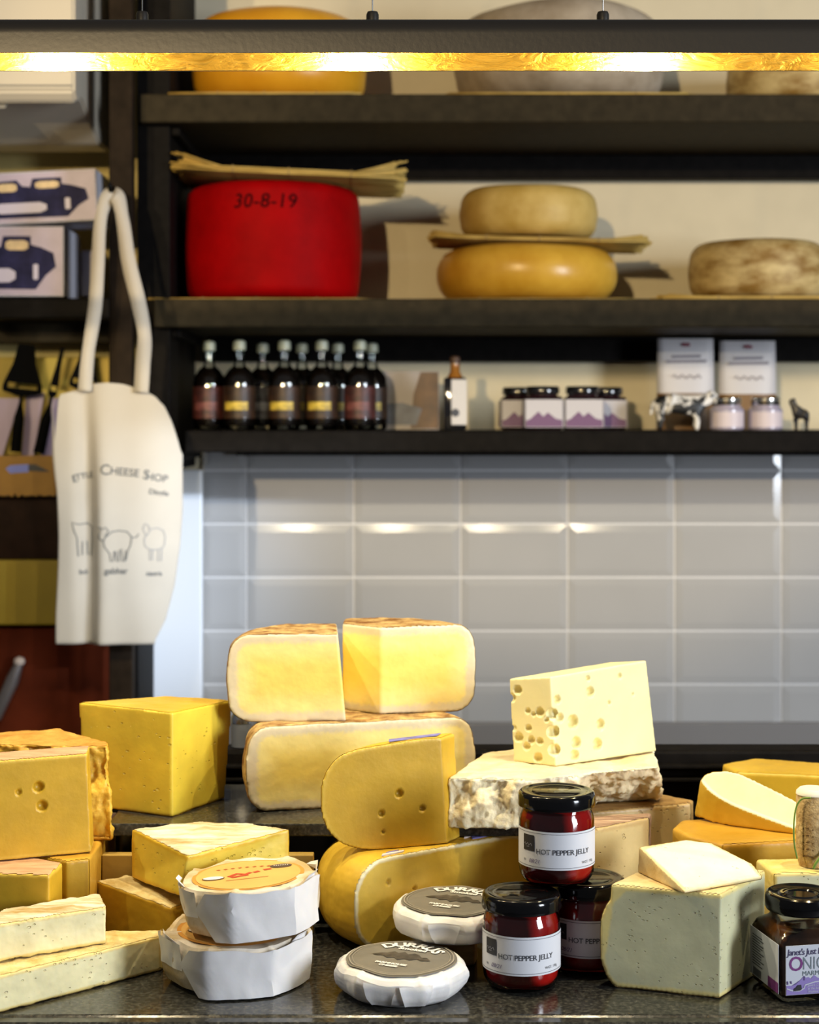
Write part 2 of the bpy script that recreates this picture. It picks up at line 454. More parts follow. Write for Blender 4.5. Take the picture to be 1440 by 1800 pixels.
# counter and what carries the cheese
cb = B(); prof = [(1.349, TZ-.012), (1.350, TZ-.004), (1.353, TZ-.0015), (1.363, TZ-.0015), (1.3650, TZ-.0004), (1.3665, TZ), (1.84, TZ), (1.84, TZ-.03), (1.352, TZ-.03)]
for x in (-1.3, 1.3):
    pass
va = [cb.verts.new((-1.3, y, z)) for (y, z) in prof]; vb_ = [cb.verts.new((1.3, y, z)) for (y, z) in prof]
for i in range(len(prof)):
    j = (i+1) % len(prof); cb.faces.new((va[i], va[j], vb_[j], vb_[i]))
cb.faces.new(va[::-1]); cb.faces.new(vb_); bmesh.ops.recalc_face_normals(cb, faces=cb.faces)
ctr = add('stone_counter', cb, m_stone, origin=(0, 1.36, TZ-.03))
tag(ctr, 'polished black granite counter in front, carrying all the cut cheeses and jars', 'counter')
add('base_cabinet', box(B(), (-1.28, 1.40, 0), (1.28, 1.82, TZ-.0301), .004), m_black, parent=ctr)
bb = add('back_bench', box(B(), (-1.3, 1.86, 0), (1.3, 1.90, Z(1319, 1.86)), .004), m_black, origin=(0, 1.95, 0))
tag(bb, 'black bench top behind the granite counter, below the tiled wall', 'bench')
for k, py in enumerate((1345, 1368)):
    add('ledge', box(B(), (-1.29, 1.848, Z(py, 1.85)-.004), (1.29, 1.8598, Z(py, 1.85)), .001), m_black, parent=bb)

SD = .3776   # drop from the camera to the raised slab
sl = add('stone_slab', box(B(), (-.283, 1.600, CZ-SD-.012), (.128, 1.775, CZ-SD), .0015), m_stone, origin=(-.08, 1.68, CZ-SD-.012))
tag(sl, 'raised dark granite slab under the yellow block and the stacked half wheel', 'slab')
for (x, y) in ((-.27, 1.76), (.116, 1.76), (-.27, 1.62), (-.15, 1.76)):
    add('support_foot', lathe(B(), [(.009, 0), (.009, CZ-SD-.0121-TZ-.0001)], (x, y, TZ+.0001), n=20), mat('dark_steel', (.04, .04, .04), .35, 1), parent=sl, smooth=30)
wp = add('wooden_board', box(B(), (-.285, 1.580, TZ+.0002), (-.089, 1.592, Z(1503, 1.58)), .001),
         mat('ochre_plywood', (.42, .27, .06), .5, nscale=30, nvar=.12, bump=.1), origin=(-.19, 1.586, TZ))
tag(wp, 'ochre wooden board standing on edge behind the crusty soft cheese wedge', 'board')

# ---------------------------------------------------------------- shelving
def shelf(name, x0, x1, zt, th, label, m=m_brown, lip=None):
    s = add(name, box(B(), (x0, SF, zt-th), (x1, WY+.01, zt), .003), m, origin=((x0+x1)/2, 3.0, zt-th)); tag(s, label, 'shelf', 'wall shelves')
    add('batten', box(B(), (max(x0+.05, -.398), WY-.03, zt-th-(.045 if zt > 1.6 else .012)), (x1, WY+.005, zt-th-.0003), .002), m_black, parent=s)
    return s
S1 = Z(165, SF); S2 = Z(525, SF); S3 = Z(757, SF)
shelf('wall_shelf', -.4465, 1.3, S1, .047, 'topmost dark wooden wall shelf, just under the lamp bar')
shelf('wall_shelf', -.423, 1.3, S2, .047, 'middle dark wooden wall shelf carrying the red cheese wheel')
shelf('wall_shelf', -.372, 1.3, S3, .036, 'lowest dark wall shelf with the bottles, right above the tiles', m_black)
pn = add('side_panel', box(B(), (-.455, SF+.03, Z(828, SF+.03)), (-.4, WY-.002, 2.5), .002), m_black, origin=(-.43, 3.0, Z(828, SF)))
tag(pn, 'black upright side panel at the left end of the shelves', 'panel')
for zz in (S1-.062, S2-.062, S3-.05):
    add('shelf_bracket', box(B(), (-.3995, SF+.04, zz), (-.385, WY-.032, zz+.0145), .002), m_black, parent=pn)
po = add('wooden_post', box(B(), (X(195, 2.79), 2.77, 0), (X(236, 2.79), 2.80, 2.5), .002), mat('brown_post_wood', (.020, .013, .008), .6, spec=.06, nscale=40, nvar=.3, bump=.2), origin=(-.47, 2.785, 0))
tag(po, 'dark brown upright post that the tote bag hangs from', 'post')
hk = add('coat_hook', tube(B(), smoothpath([(-.478, 2.7698, Z(330, 2.75)), (-.478, 2.745, Z(332, 2.75)), (-.478, 2.728, Z(338, 2.75)), (-.478, 2.722, Z(326, 2.75))]), .004), mat('black_iron', (.02, .02, .02), .4, 1), parent=po, smooth=1)
# white panel by the bag
p = add('white_board', box(B(), (X(250, 3.15), 3.15, Z(1232, 3.15)), (X(355, 3.15), 3.17, Z(826, 3.15)), .003), mat('white_laminate', (.82, .86, .93), .35), origin=(X(300, 3.15), 3.16, Z(1232, 3.15)))
tag(p, 'bright white panel at the left end of the tiles, partly behind the tote bag', 'panel')
p = add('metal_strip', box(B(), (X(244, 3.1), 3.085, .9), (X(258, 3.1), 3.14, Z(1120, 3.1)), .002), mat('grey_metal', (.10, .11, .14), .4, .5), origin=(X(250, 3.1), 3.1, .9))
tag(p, 'narrow grey metal edge strip between dark cupboard and white panel', 'strip')
# left unit
LF = 2.86
def leftbox(name, px0, px1, py0, py1, Y0, Y1, m, label, cat, group=None, bev=.003):
    o = add(name, box(B(), (X(px0, Y0), Y0, Z(py1, Y0)), (X(px1, Y0), Y1, Z(py0, Y0)), bev), m, origin=(X((px0+px1)/2, Y0), (Y0+Y1)/2, Z(py1, Y0)))
    return tag(o, label, cat, group)
LX = -60
o = leftbox('niche_shelf', LX, 193, 524, 560, LF, 3.08, m_black, 'black shelf on the left under the two picture boxes', 'shelf')
add('batten', box(B(), (X(LX, 3.0), 3.0, Z(602, 3.0)), (X(193, 3.0), 3.08, Z(561, 3.0)), .002), m_brown, parent=o)
o = leftbox('display_board', LX, 196, 628, 800, 2.98, 3.0, m_yellow, 'yellow backing board behind the black cheese slicers', 'board')
# scalloped front
bm = B(); pts = [P(LX, 801, 2.87), P(100, 801, 2.87)]
n = 26
for i in range(n+1):
    t = i/n; px = 100+(LX-100)*t
    pts.append(P(px, 868+5*abs(sin(i*1.3))+2*sin(i*3.1), 2.87))
poly(bm, pts, .012)
o = add('paper_shelf_trim', bm, mat('ochre_card', (.30, .155, .025), .7, nscale=30, nvar=.1), origin=P(20, 870, 2.87)); tag(o, 'ochre card shelf edging with a ragged lower edge, left of the tote bag', 'trim')
ln = lambda u, v: P(10+u, 820-v, 2.8685)
kb = B(); poly(kb, [P(10, 824, 2.8692), P(18, 818, 2.8692), P(50, 816, 2.8692), P(50, 830, 2.8692), P(18, 832, 2.8692)], .0006)
add('knife_handle_print', kb, mat('blue_violet_print', (.16, .20, .62), .5), parent=o)
kb = B(); poly(kb, [P(50, 816, 2.8692), P(62, 816, 2.8692), P(88, 829, 2.8692), P(72, 829, 2.8692), P(50, 828, 2.8692)], .0006)
add('knife_blade_print', kb, mat('black_print', (.012, .012, .014), .5), parent=o)
o = leftbox('cupboard_drawer', LX, 204, 873, 984, 2.90, 3.08, mat('dark_umber', (.022, .011, .007), .6, spec=.08, nscale=30, nvar=.3), 'dark brown cupboard front under the ochre shelf edging', 'cupboard')
o = leftbox('yellow_panel', LX, 204, 985, 1099, 2.88, 3.08, mat('olive_yellow_paint', (.36, .25, .02), .55, nscale=20, nvar=.06), 'plain olive yellow panel left of the tote bag foot', 'panel')
o = leftbox('red_brown_cupboard', LX, 206, 1100, 1420, 2.90, 3.08, mat('mahogany', (.095, .016, .005), .6, spec=.08, nscale=14, nvar=.3, bump=.1), 'dark red brown wooden cupboard in the lower left background', 'cupboard')
add('side_frame', box(B(), (X(206.5, 2.9), 2.90, .9), (X(243, 2.9), 3.08, Z(1120, 2.9)), .002), m_black, parent=o)
kn = tag(add('knife_steel', tube(B(), [P(33, 1168, 2.885), P(22, 1195, 2.885), P(-8, 1262, 2.885)], [.008, .012, .010], 12), mat('dull_steel', (.30, .27, .27), .35, .8), origin=P(10, 1210, 2.885), smooth=40),
     'slanting dull steel rod in front of the red brown cupboard', 'rod')
add('steel_tip', lathe(B(), [(.0002, -.008), (.008, -.005), (.010, 0), (.008, .006), (.0002, .009)], P(34, 1163, 2.885), n=20), mat('pale_tip', (.65, .55, .5), .35), parent=kn, smooth=1)

# cheese slicers (spade head with slot, waisted neck, handle)
def slicer(cx, cy, s, rot, Y, label, narrow=1.0):
    def f(u, v):
        u *= narrow; a = rot
        return P(cx+(u*cos(a)-v*sin(a))*s, cy-(u*sin(a)+v*cos(a))*s, Y)
    t = thing('cheese_slicer', label, 'slicer', f(0, -100), 0, 'cheese slicers on the yellow board')
    out = [(-14, 45), (14, 45), (20, 10), (36, -30), (34, -42), (12, -46), (4, -50)]
    bm = B(); o1 = out+[(-u, v) for (u, v) in out[::-1]]
    o1 = [(u, v) for (u, v) in o1]
    # head in two halves around the slot
    top = [(-14, 45), (14, 45), (20, 10), (33, -24), (-33, -24), (-20, 10)]
    poly(bm, [f(u, v) for u, v in top], .004)
    for q in ([(-33, -24), (-26, -24), (-26, -33), (-35, -33)], [(26, -24), (33, -24), (35, -33), (26, -33)], [(-35, -33), (35, -33), (34, -40), (10, -46), (-10, -46), (-34, -40)]):
        poly(bm, [f(u, v) for u, v in q], .004)
    add('blade_head', bm, mat('black_blade', (.0025, .0025, .003), .6, spec=.03), parent=t)
    add('handle', tube(B(), [f(0, -44), f(0, -58), f(0, -72), f(0, -85), f(0, -145)], [.003, .003, .006, .009, .010], 12), mat('black_handle', (.0025, .0025, .0025), .6, spec=.03), parent=t, smooth=40)
    return t
slicer(42, 650, 1.0, -.10, 2.94, 'leftmost black cheese slicer with a slotted spade head')
slicer(100, 655, 1.0, -.22, 2.94, 'narrow black cheese slicer seen edge on, next to the bag', narrow=.22)
slicer(150, 645, .9, -.12, 2.95, 'black cheese slicer half hidden behind the tote bag', narrow=.8)
for (pts, lab) in (([(-30, 700), (36, 700), (4, 802), (-45, 802)], 'lilac handled blade at the far left edge below the slicer head'),
                   ([(46, 698), (78, 690), (58, 802), (38, 802)], 'lilac slanting blade between the two slicer handles'),
                   ([(86, 700), (112, 700), (100, 802), (72, 802)], 'lilac slanting blade beside the tote bag edge')):
    c = P(sum(p[0] for p in pts)/4, 802, 2.965)
    o = add('packaged_blade', poly(B(), [P(a, b, 2.965) for a, b in pts], .004), mat('lilac_plastic', (.40, .30, .42), .4), origin=c)
    tag(o, lab, 'blade', 'lilac blades on the yellow board')

# air conditioner, upper left
Ya, Yb = 2.70, 3.02; zb_ = Z(268, Yb); xr = X(131, Ya); xl = X(-160, Ya)
pf = [(Yb, zb_), (Yb-.10, zb_-.002), (Ya+.06, zb_+.045), (Ya+.012, Z(178, Ya)), (Ya, Z(160, Ya)), (Ya, Z(-70, Ya)), (Ya+.03, Z(-90, Ya)), (Yb, Z(-90, Yb))]
bm = B(); a_ = [bm.verts.new((xl, y, z)) for y, z in pf]; b_ = [bm.verts.new((xr, y, z)) for y, z in pf]
for i in range(len(pf)):
    j = (i+1) % len(pf); bm.faces.new((a_[i], a_[j], b_[j], b_[i]))
bm.faces.new(a_[::-1]); bm.faces.new(b_); bmesh.ops.recalc_face_normals(bm, faces=bm.faces)
bmesh.ops.bevel(bm, geom=bm.edges[:], offset=.004, segments=2, affect='EDGES')
ac = add('air_conditioner', bm, mat('cream_plastic', (.56, .50, .40), .4), origin=((xl+xr)/2, Yb, zb_)); tag(ac, 'off-white wall air conditioner in the upper left corner', 'air conditioner')
lv = B(); y1, z1 = Ya+.010, Z(184, Ya)
poly(lv, [(xl+.02, Ya+.055, zb_+.047), (X(18, Ya+.055), Ya+.055, zb_+.047), (X(10, y1), y1, z1), (xl+.02, y1, z1)], -.004, (0, .45, 1))
add('louvre_flap', lv, mat('grey_plastic', (.36, .34, .30), .4), parent=ac)
add('seam', box(B(), (xl+.01, Ya-.0008, Z(152, Ya)), (xr-.004, Ya+.002, Z(149, Ya))), mat('seam_grey', (.2, .19, .17), .6), parent=ac)
add('indicator', lathe(B(), [(.0001, -.004), (.008, -.003), (.010, .002)], (X(122, 2.72), Ya+.03, zb_+.063), n=20), mat('pale_lens', (.8, .7, .6), .3), parent=ac, smooth=1)

# picture boxes of table grills
def grillbox(px0, px1, py0, py1, Yf, dep, rz, label, side=True, ry=0):
    wd = (px1-px0)*Yf/F; h = (py1-py0)*Yf/F
    t = thing('grill_box', label, 'box', (X(px1, Yf), Yf, Z(py1, Yf)), 0, 'boxed table grills on the left shelf')
    t.rotation_euler = (0, ry, rz)
    add('carton', box(B(), (-wd, 0, 0), (0, dep, h), .0015), mat('white_carton', (.60, .60, .68), .5), parent=t, local=True)
    add('printed_front', box(B(), (-wd+.002, -.0008, .002), (-.002, .0002, h-.002)), mat('lilac_print', (.33, .27, .42), .4, nscale=30, nvar=.12), parent=t, local=True)
    navy = mat('navy_print', (.022, .022, .07), .6, spec=.1, nscale=40, nvar=.4); tanp = mat('tan_print', (.55, .38, .18), .4, nscale=60, nvar=.2); pal = mat('pale_print', (.45, .42, .60), .4)
    def pp(name, pts, m, d):
        bm = B(); poly(bm, [(-wd+wd*u, -.0008-d, h*v) for u, v in pts], d); add(name, bm, m, parent=t, local=True)
    def rr(u0, v0, u1, v1, c=.03):
        return [(u0+c, v0), (u1-c, v0), (u1, v0+c), (u1, v1-c), (u1-c, v1), (u0+c, v1), (u0, v1-c), (u0, v0+c)]
    pp('grill_picture', [(0, .12), (.78, .10), (.86, .30), (.94, .42), (.92, .62), (.82, .70), (.74, .74), (.74, .86), (.52, .86), (.50, .70), (.44, .72), (.40, .84), (.24, .82), (.20, .66), (0, .68)], navy, .0004)
    pp('pan_picture', rr(.54, .66, .72, .80), tanp, .0008); pp('pan_picture', rr(.25, .62, .40, .78), tanp, .0008)
    pp('plate_picture', rr(.22, .20, .62, .40, .05), pal, .0008); pp('plate_picture', rr(0, .26, .16, .40), tanp, .0008)
    pp('knob_picture', rr(.76, .24, .80, .46, .01), pal, .0008)
    return t
bx = grillbox(-110, 112, 398, 521, 2.865, .15, 0, 'lower lilac picture box of a table grill, standing on the left shelf')
bx2 = grillbox(-60, 172, 302, 393, 2.862, .13, 0, 'upper lilac picture box of a table grill, lying on the other box', ry=-.05)
bx2.location.z += .006
o = leftbox('white_carton', 142, 170, 440, 521, 3.0, 3.07, mat('grey_white_card', (.45, .42, .5), .6), 'small plain pale carton behind the lower picture box', 'box')

# ---------------------------------------------------------------- lamp bar over the counter
Y1, Y2 = 1.46, 1.538; zl = Z(92.5, Y1); zt_ = Z(29, Y1)
lamp = thing('lamp_bar', 'long black hanging lamp bar with a gold leaf inside, across the top of the picture', 'lamp', (0, (Y1+Y2)/2, zl))
out = [(Y1, zl)]
for i in range(9):
    a = pi/2*i/8; out.append((Y1+.012-.012*cos(a), zt_-.014+.014*sin(a)))
out2 = [(Y1+Y2-y, z) for (y, z) in out[::-1]]
ring = out+out2; inn = [(y+(.0012 if y < (Y1+Y2)/2 else -.0012), z-(.0012 if z > zl+.01 else 0)) for (y, z) in ring]
def strip(bm, a, x0, x1):
    v0 = [bm.verts.new((x0, y, z)) for y, z in a]; v1 = [bm.verts.new((x1, y, z)) for y, z in a]
    for i in range(len(a)-1): bm.faces.new((v0[i], v0[i+1], v1[i+1], v1[i]))
    return v0, v1
XL, XR = -.80, .70
bm = B(); a0, a1 = strip(bm, ring, XL, XR); i0, i1 = strip(bm, inn, XL, XR)
for (p, q) in ((a0, i0), (a1, i1)):
    for i in range(len(p)-1): bm.faces.new((p[i], p[i+1], q[i+1], q[i]))
for k in (0, -1): bm.faces.new((a0[k], a1[k], i1[k], i0[k]))
bm.faces.new([bm.verts.new((XL, y, z)) for y, z in ring]); bm.faces.new([bm.verts.new((XR, y, z)) for y, z in ring])
bmesh.ops.recalc_face_normals(bm, faces=bm.faces)
add('housing', bm, mat('matt_black_metal', (.022, .020, .018), .38, .3, bump=.1), parent=lamp, smooth=35)
# gold leaf: crumpled metal
gm, nt, b, N, L = newmat('gold_leaf')
b.inputs['Metallic'].default_value = 1; b.inputs['Roughness'].default_value = .36
tc = N('ShaderNodeTexCoord'); mp = N('ShaderNodeMapping'); mp.inputs['Scale'].default_value = (14, 40, 40); L(tc.outputs['Object'], mp.inputs[0])
mg = N('ShaderNodeTexNoise'); mg.inputs['Scale'].default_value = 2.2; mg.inputs['Detail'].default_value = 8; mg.inputs['Distortion'].default_value = 2.5; L(mp.outputs[0], mg.inputs['Vector'])
vo = N('ShaderNodeTexVoronoi'); vo.feature = 'DISTANCE_TO_EDGE'; vo.inputs['Scale'].default_value = 1.3; L(mg.outputs['Color'], vo.inputs['Vector'])
cr = N('ShaderNodeValToRGB'); cr.color_ramp.elements[0].color = (.16, .10, .012, 1); cr.color_ramp.elements[1].color = (.62, .44, .10, 1); L(mg.outputs[0], cr.inputs[0]); L(cr.outputs[0], b.inputs['Base Color'])
bp = N('ShaderNodeBump'); bp.inputs['Strength'].default_value = .9; bp.inputs['Distance'].default_value = .002; L(mg.outputs[0], bp.inputs['Height']); L(bp.outputs[0], b.inputs['Normal'])
bm = B(); inn2 = [(y+(.0008 if y < (Y1+Y2)/2 else -.0008), z-(.0008 if z > zl+.01 else -.0002)) for (y, z) in inn]
strip(bm, inn2, XL+.002, XR-.002)
add('gold_reflector', bm, gm, parent=lamp)
m_bulb = mat('lit_bulb', (1, .9, .7), .5, emis=((1, .80, .45), 60))
for x in LAMPS:
    bl = add('bulb', lathe(B(), [(.0001, 0), (.008, .001), (.0115, .006), (.010, .012), (.007, .016)], (x, 1.499, zl+.0135), n=24), m_bulb, parent=lamp, smooth=1)
    add('bulb_socket', lathe(B(), [(.0085, .0), (.0085, .004)], (x, 1.499, zl+.0285), n=20), mat('brass', (.5, .35, .1), .3, 1), parent=bl)
    pl = bpy.data.lights.new('bulb_light', 'POINT'); pl.energy = LAMP_W; pl.color = (1, .87, .60); pl.shadow_soft_size = .006
    po_ = bpy.data.objects.new('bulb_light', pl); C.objects.link(po_); po_.location = (x, 1.499, zl+.0065)
for px in (655, 1060, 250, 1465, -155):
    x = X(px, 1.499)
    g = add('cable_grip', lathe(B(), [(.0055, 0), (.0055, .011), (.0045, .0135), (.0001, .0135)], (x, 1.499, zt_-.0003), n=20), mat('matt_black_metal', (.03, .03, .03), .4), parent=lamp, smooth=30)
    add('cable', tube(B(), [(x, 1.499, zt_+.0132), (x, 1.499, 2.9)], .0006, 8), mat('steel_wire', (.3, .3, .3), .3, 1), parent=g)

# ---------------------------------------------------------------- wheels and straw mats on the shelves
def mat_straw(name, c, w_, d_, rz, ry, label, layers=2, seed=1, fan=.01, rx=0, group='straw mats on the shelves'):
    rnd_ = random.Random(seed); bm = B(); nrod = int(d_/.0042)
    for L_ in range(layers):
        for i in range(nrod):
            y = -d_/2+(i+.5)*d_/nrod+rnd_.uniform(-.001, .001); l = w_/2+rnd_.uniform(-.012, .012)
            z = .0018+L_*.0034+rnd_.uniform(-.0003, .0003); r = .0017+rnd_.uniform(-.0003, .0004)
            f1 = rnd_.uniform(0, fan); f2 = rnd_.uniform(0, fan)
            tube(bm, [(-l, y+rnd_.uniform(-.004, .004), z+f1*(L_+.2)), (-w_*.3, y, z), (w_*.3, y, z), (l, y+rnd_.uniform(-.004, .004), z+f2*(L_+.2))], r, 5)
    o = add(name, bm, rind('straw', (.36, .22, .04), (.74, .52, .15), scale=60, stretch=(.2, 2, 2), rough=.6, bump=.3), smooth=1)
    tag(o, label, 'mat', group); o.location = c; o.rotation_euler = (rx, ry, rz); 
    for k in (-.25, 0, .28):
        tb_ = B(); box(tb_, (w_*k-.0008, -d_/2, .0002), (w_*k+.0008, d_/2, .0036*layers+.0012)); add('binding_thread', tb_, mat('thread', (.32, .22, .09), .8), parent=o, local=True)
    return o
def wheel(name, c, Rr, h, cc, belly, m, label, wob=.002, seed=0):
    sx = seed*3.7
    def md(a, r, z):
        k = noise.noise(Vector((cos(a)*1.5+sx, sin(a)*1.5, z*12)))
        return (r*(1+k*wob/Rr) if r > .001 else r, z+(noise.noise(Vector((cos(a)*r*8, sin(a)*r*8, sx)))*wob if z > h*.5 else 0))
    bm = lathe(B(), wheel_prof(Rr, h, cc, belly), (0, 0, 0), n=96, mod=md, cap=False)
    bmesh.ops.remove_doubles(bm, verts=bm.verts, dist=.0003)
    o = add(name, bm, m, smooth=1); o.location = c; return tag(o, label, 'cheese wheel', 'whole cheese wheels on the shelves')
r_red = rind('red_wax', (.20, .0008, .0015), (.40, .001, .002), scale=11, rough=.6, bump=.35, bscale=60, contrast=.3, spec=.05)
r_gold = rind('golden_wax_rind', (.50, .24, .015), (.72, .42, .05), scale=9, rough=.30, bump=.25, bscale=25)
r_tan = rind('tan_rind', (.42, .25, .035), (.68, .48, .15), scale=9, rough=.55, bump=.4, bscale=50)
r_pale = rind('mottled_pale_rind', (.26, .14, .025), (.66, .50, .22), scale=16, rough=.6, bump=.5, bscale=60, stretch=(1, 1, 2.2), contrast=.14)
r_grey = rind('grey_bloomy_rind', (.26, .20, .13), (.48, .40, .30), scale=14, rough=.7, bump=.7, bscale=40)
r_orange = rind('orange_wax_rind', (.58, .25, .008), (.74, .36, .02), scale=8, rough=.35, bump=.25, bscale=25)
YW = 3.0
mat_straw('straw_mat', (X(460, 2.99), 2.985, S2+.0003), .36, .26, .02, 0, 'straw mat lying under the red cheese wheel', 1, 3, 0)
rw = wheel('cheese_wheel', (X(481, 2.99), 2.99, S2+.0058), .1500, .196, .022, .0045, r_red, 'tall red waxed cheese wheel marked with a date')
def on_red(u, v):
    a = -pi/2+u/.1575; rr = .1500+.0045*sin(pi*max(0, min(1, (v-.022)/(.196-.044))))+.0009
    if v > .174: rr = .128+.022*cos(math.asin(min(1, (v-.174)/.022)))+.0009
    return Vector((rr*cos(a), rr*sin(a), v))
tx = text_bm('30-8-19', .034, lambda u, v: on_red(u-.003, .158+v), bold=.0002, shear=.12, spacing=1.05)
add('date_marking', tx, mat('dark_marker', (.02, .001, .002), .8, spec=.05), parent=rw, local=True)
mat_straw('straw_mat', (X(513, 2.97), 2.965, S2+.2075), .372, .26, .03, .040, 'straw mat lying tilted on top of the red wheel', 3, 7, .012)
mat_straw('straw_mat', (X(925, 3.0), 2.985, S2+.0003), .34, .26, -.02, 0, 'straw mat lying under the large golden wheel', 1, 4, 0)
wheel('cheese_wheel', (X(925, 3.0), 3.0, S2+.0055), .158, .094, .044, 0, r_gold, 'large glossy golden cheese wheel under the smaller tan one', seed=2)
mat_straw('straw_mat', (X(945, 3.0), 2.99, S2+.1035), .36, .2, -.05, .03, 'straw mat between the golden wheel and the small tan wheel', 2, 11, .008)
wheel('cheese_wheel', (X(928, 3.0), 2.99, S2+.115), .119, .086, .028, .002, r_tan, 'small tan cheese wheel on top of the golden wheel', seed=5).rotation_euler = (0, .01, 0)
mat_straw('straw_mat', (X(1325, 2.99), 2.98, S2+.0003), .36, .25, .03, 0, 'straw mat under the mottled wheel at the right edge', 2, 5, .004)
wheel('cheese_wheel', (X(1332, 2.99), 2.99, S2+.0085), .119, .100, .03, .002, r_pale, 'mottled brown and white cheese wheel at the right edge of the middle shelf', seed=8)
mat_straw('straw_mat', (X(478, 3.0), 2.975, S1+.0003), .31, .27, 0, 0, 'straw mat under the orange wheel on the topmost shelf', 2, 6, .0)
wheel('cheese_wheel', (X(492, 3.0), 3.0, S1+.0085), .150, .155, .045, .002, r_orange, 'orange waxed cheese wheel behind the lamp bar, topmost shelf left', seed=9)
mat_straw('straw_mat', (X(985, 3.0), 2.975, S1+.0003), .40, .27, 0, 0, 'straw mat under the greyish wheel on the topmost shelf', 2, 8, .0)
wheel('cheese_wheel', (X(982, 3.0), 3.005, S1+.0085), .182, .160, .05, .003, r_grey, 'wide greyish cheese wheel behind the lamp bar, topmost shelf centre', wob=.006, seed=12)
wheel('cheese_wheel', (X(1405, 3.0), 3.0, S1+.0005), .125, .10, .03, .002, r_pale, 'mottled cheese wheel at the right end of the topmost shelf', seed=15)

# ---------------------------------------------------------------- bottles on the lowest shelf
g_clear = glass('clear_glass', (.96, .98, .97)); m_oil = mat('dark_liquid', (.006, .004, .003), .08, coat=.5)
def bottle(label, style, loc, group='dark bottles in a row'):
    t = thing('bottle', label, 'bottle', (0, 0, 0), 0, group)
    body = [(.0001, .0006), (.024, .0006), (.0265, .004), (.0272, .012), (.0272, .078), (.0255, .092), (.018, .103), (.0105, .110), (.0090, .120), (.0090, .136)]
    add('glass_body', lathe(B(), body, n=40, cap=False), g_clear, parent=t, smooth=1, local=True)
    add('liquid', lathe(B(), [(.0001, .007), (.0245, .0075), (.0257, .012), (.0257, .078), (.0240, .091), (.0165, .101), (.0090, .1075), (.0001, .1078)], n=40, cap=False), m_oil, parent=t, smooth=1, local=True)
    add('stopper', lathe(B(), [(.0001, .1361), (.0105, .1361), (.0110, .140), (.0105, .150), (.006, .153), (.0001, .153)], n=32, cap=False), mat('pale_stopper', (.35, .38, .30), .35), parent=t, smooth=30, local=True)
    c1, c2 = style
    lb = add('label', lathe(B(), [(.0278, .020), (.0278, .074)], n=36, cap=False, a0=-pi*.92, a1=-pi*.08), mat('label_'+str(c1), c1, .5, nscale=70, nvar=.6), parent=t, smooth=1, local=True)
    add('label_motif', lathe(B(), [(.0281, .034), (.0281, .048)], n=24, cap=False, a0=-pi*.80, a1=-pi*.30), mat('motif_'+str(c2), c2, .5, nscale=90, nvar=.5), parent=lb, smooth=1, local=True)
    t.location = loc; return t
YEL = ((.030, .012, .004), (.45, .32, .04)); RED = ((.055, .012, .010), (.12, .035, .03)); GRY = ((.12, .11, .12), (.35, .33, .34))
zs = S3+.0003
for (px, Y, st, lab) in ((368, 2.93, RED, 'leftmost dark bottle of the front row, reddish label'), (421, 2.90, YEL, 'second dark bottle from the left with yellow on its label'),
                         (500, 2.90, YEL, 'third dark bottle of the front row with a broad yellow band'), (566, 2.90, YEL, 'fourth dark bottle of the front row, yellow band on a brown label'),
                         (633, 2.90, RED, 'rightmost dark bottle of the front row with a maroon label')):
    bottle(lab, st, (X(px, Y), Y, zs))
for (px, lab) in ((462, 'back row dark bottle between the second and third front bottles'), (531, 'back row dark bottle behind the third and fourth front bottles'),
                  (594, 'back row dark bottle behind the fourth front bottle'), (654, 'back row dark bottle at the right end of the bottles')):
    Y = 3.0; bottle(lab, GRY if px == 462 else YEL, (X(px, Y), Y, zs))
# postcard
cb_ = thing('picture_card', 'brown and pale picture card leaning beside the bottles', 'card', (X(722, 3.05), 3.05, zs)); 
cw = 50*3.05/F; chh = 104*3.05/F
cb_.rotation_euler = (-.10, 0, 0)
add('card', box(B(), (-cw, 0, 0), (cw, .003, chh), .0005), mat('card_pale', (.34, .30, .28), .5), parent=cb_, local=True)
bm = B(); poly(bm, [(0, -.0006, chh*.02), (cw*.98, -.0006, chh*.02), (cw*.98, -.0006, chh*.98), (cw*.35, -.0006, chh*.98), (cw*.1, -.0006, chh*.6)], .0004); add('brown_picture', bm, mat('card_brown', (.11, .055, .022), .5, nscale=40, nvar=.4), parent=cb_, local=True)
bm = B(); poly(bm, [(-cw*.9, -.0012, chh*.08), (cw*.2, -.0012, chh*.08), (cw*.4, -.0012, chh*.36), (-cw*.3, -.0012, chh*.46), (-cw*.9, -.0012, chh*.44)], .0004); add('slate_picture', bm, mat('card_slate', (.12, .13, .17), .5, nscale=40, nvar=.3), parent=cb_, local=True)
# small square bottle with cork
t = thing('cordial_bottle', 'slim dark bottle with an amber neck and white label right of the card', 'bottle', (X(800, 2.95), 2.95, zs))
hb = 92*2.95/F; wb = 20*2.95/F
add('glass_body', box(B(), (-wb, -wb, 0), (wb, wb, hb), .004), mat('dark_bottle_glass', (.008, .008, .010), .08, coat=.6), parent=t, local=True, smooth=30)
add('neck', lathe(B(), [(.014, hb), (.0085, hb+.010), (.0080, hb+.024)], n=24), mat('amber_neck', (.30, .12, .02), .15, coat=.5), parent=t, smooth=30, local=True)
add('cork', lathe(B(), [(.0088, hb+.0241), (.0088, hb+.034), (.006, hb+.037)], n=24), mat('dark_cork', (.07, .035, .02), .6), parent=t, smooth=30, local=True)
lb = add('label', box(B(), (-wb*.35, -wb-.0012, hb*.10), (wb*1.0, -wb-.0002, hb*.96), .0005), mat('label_white', (.62, .60, .60), .5), parent=t, local=True)
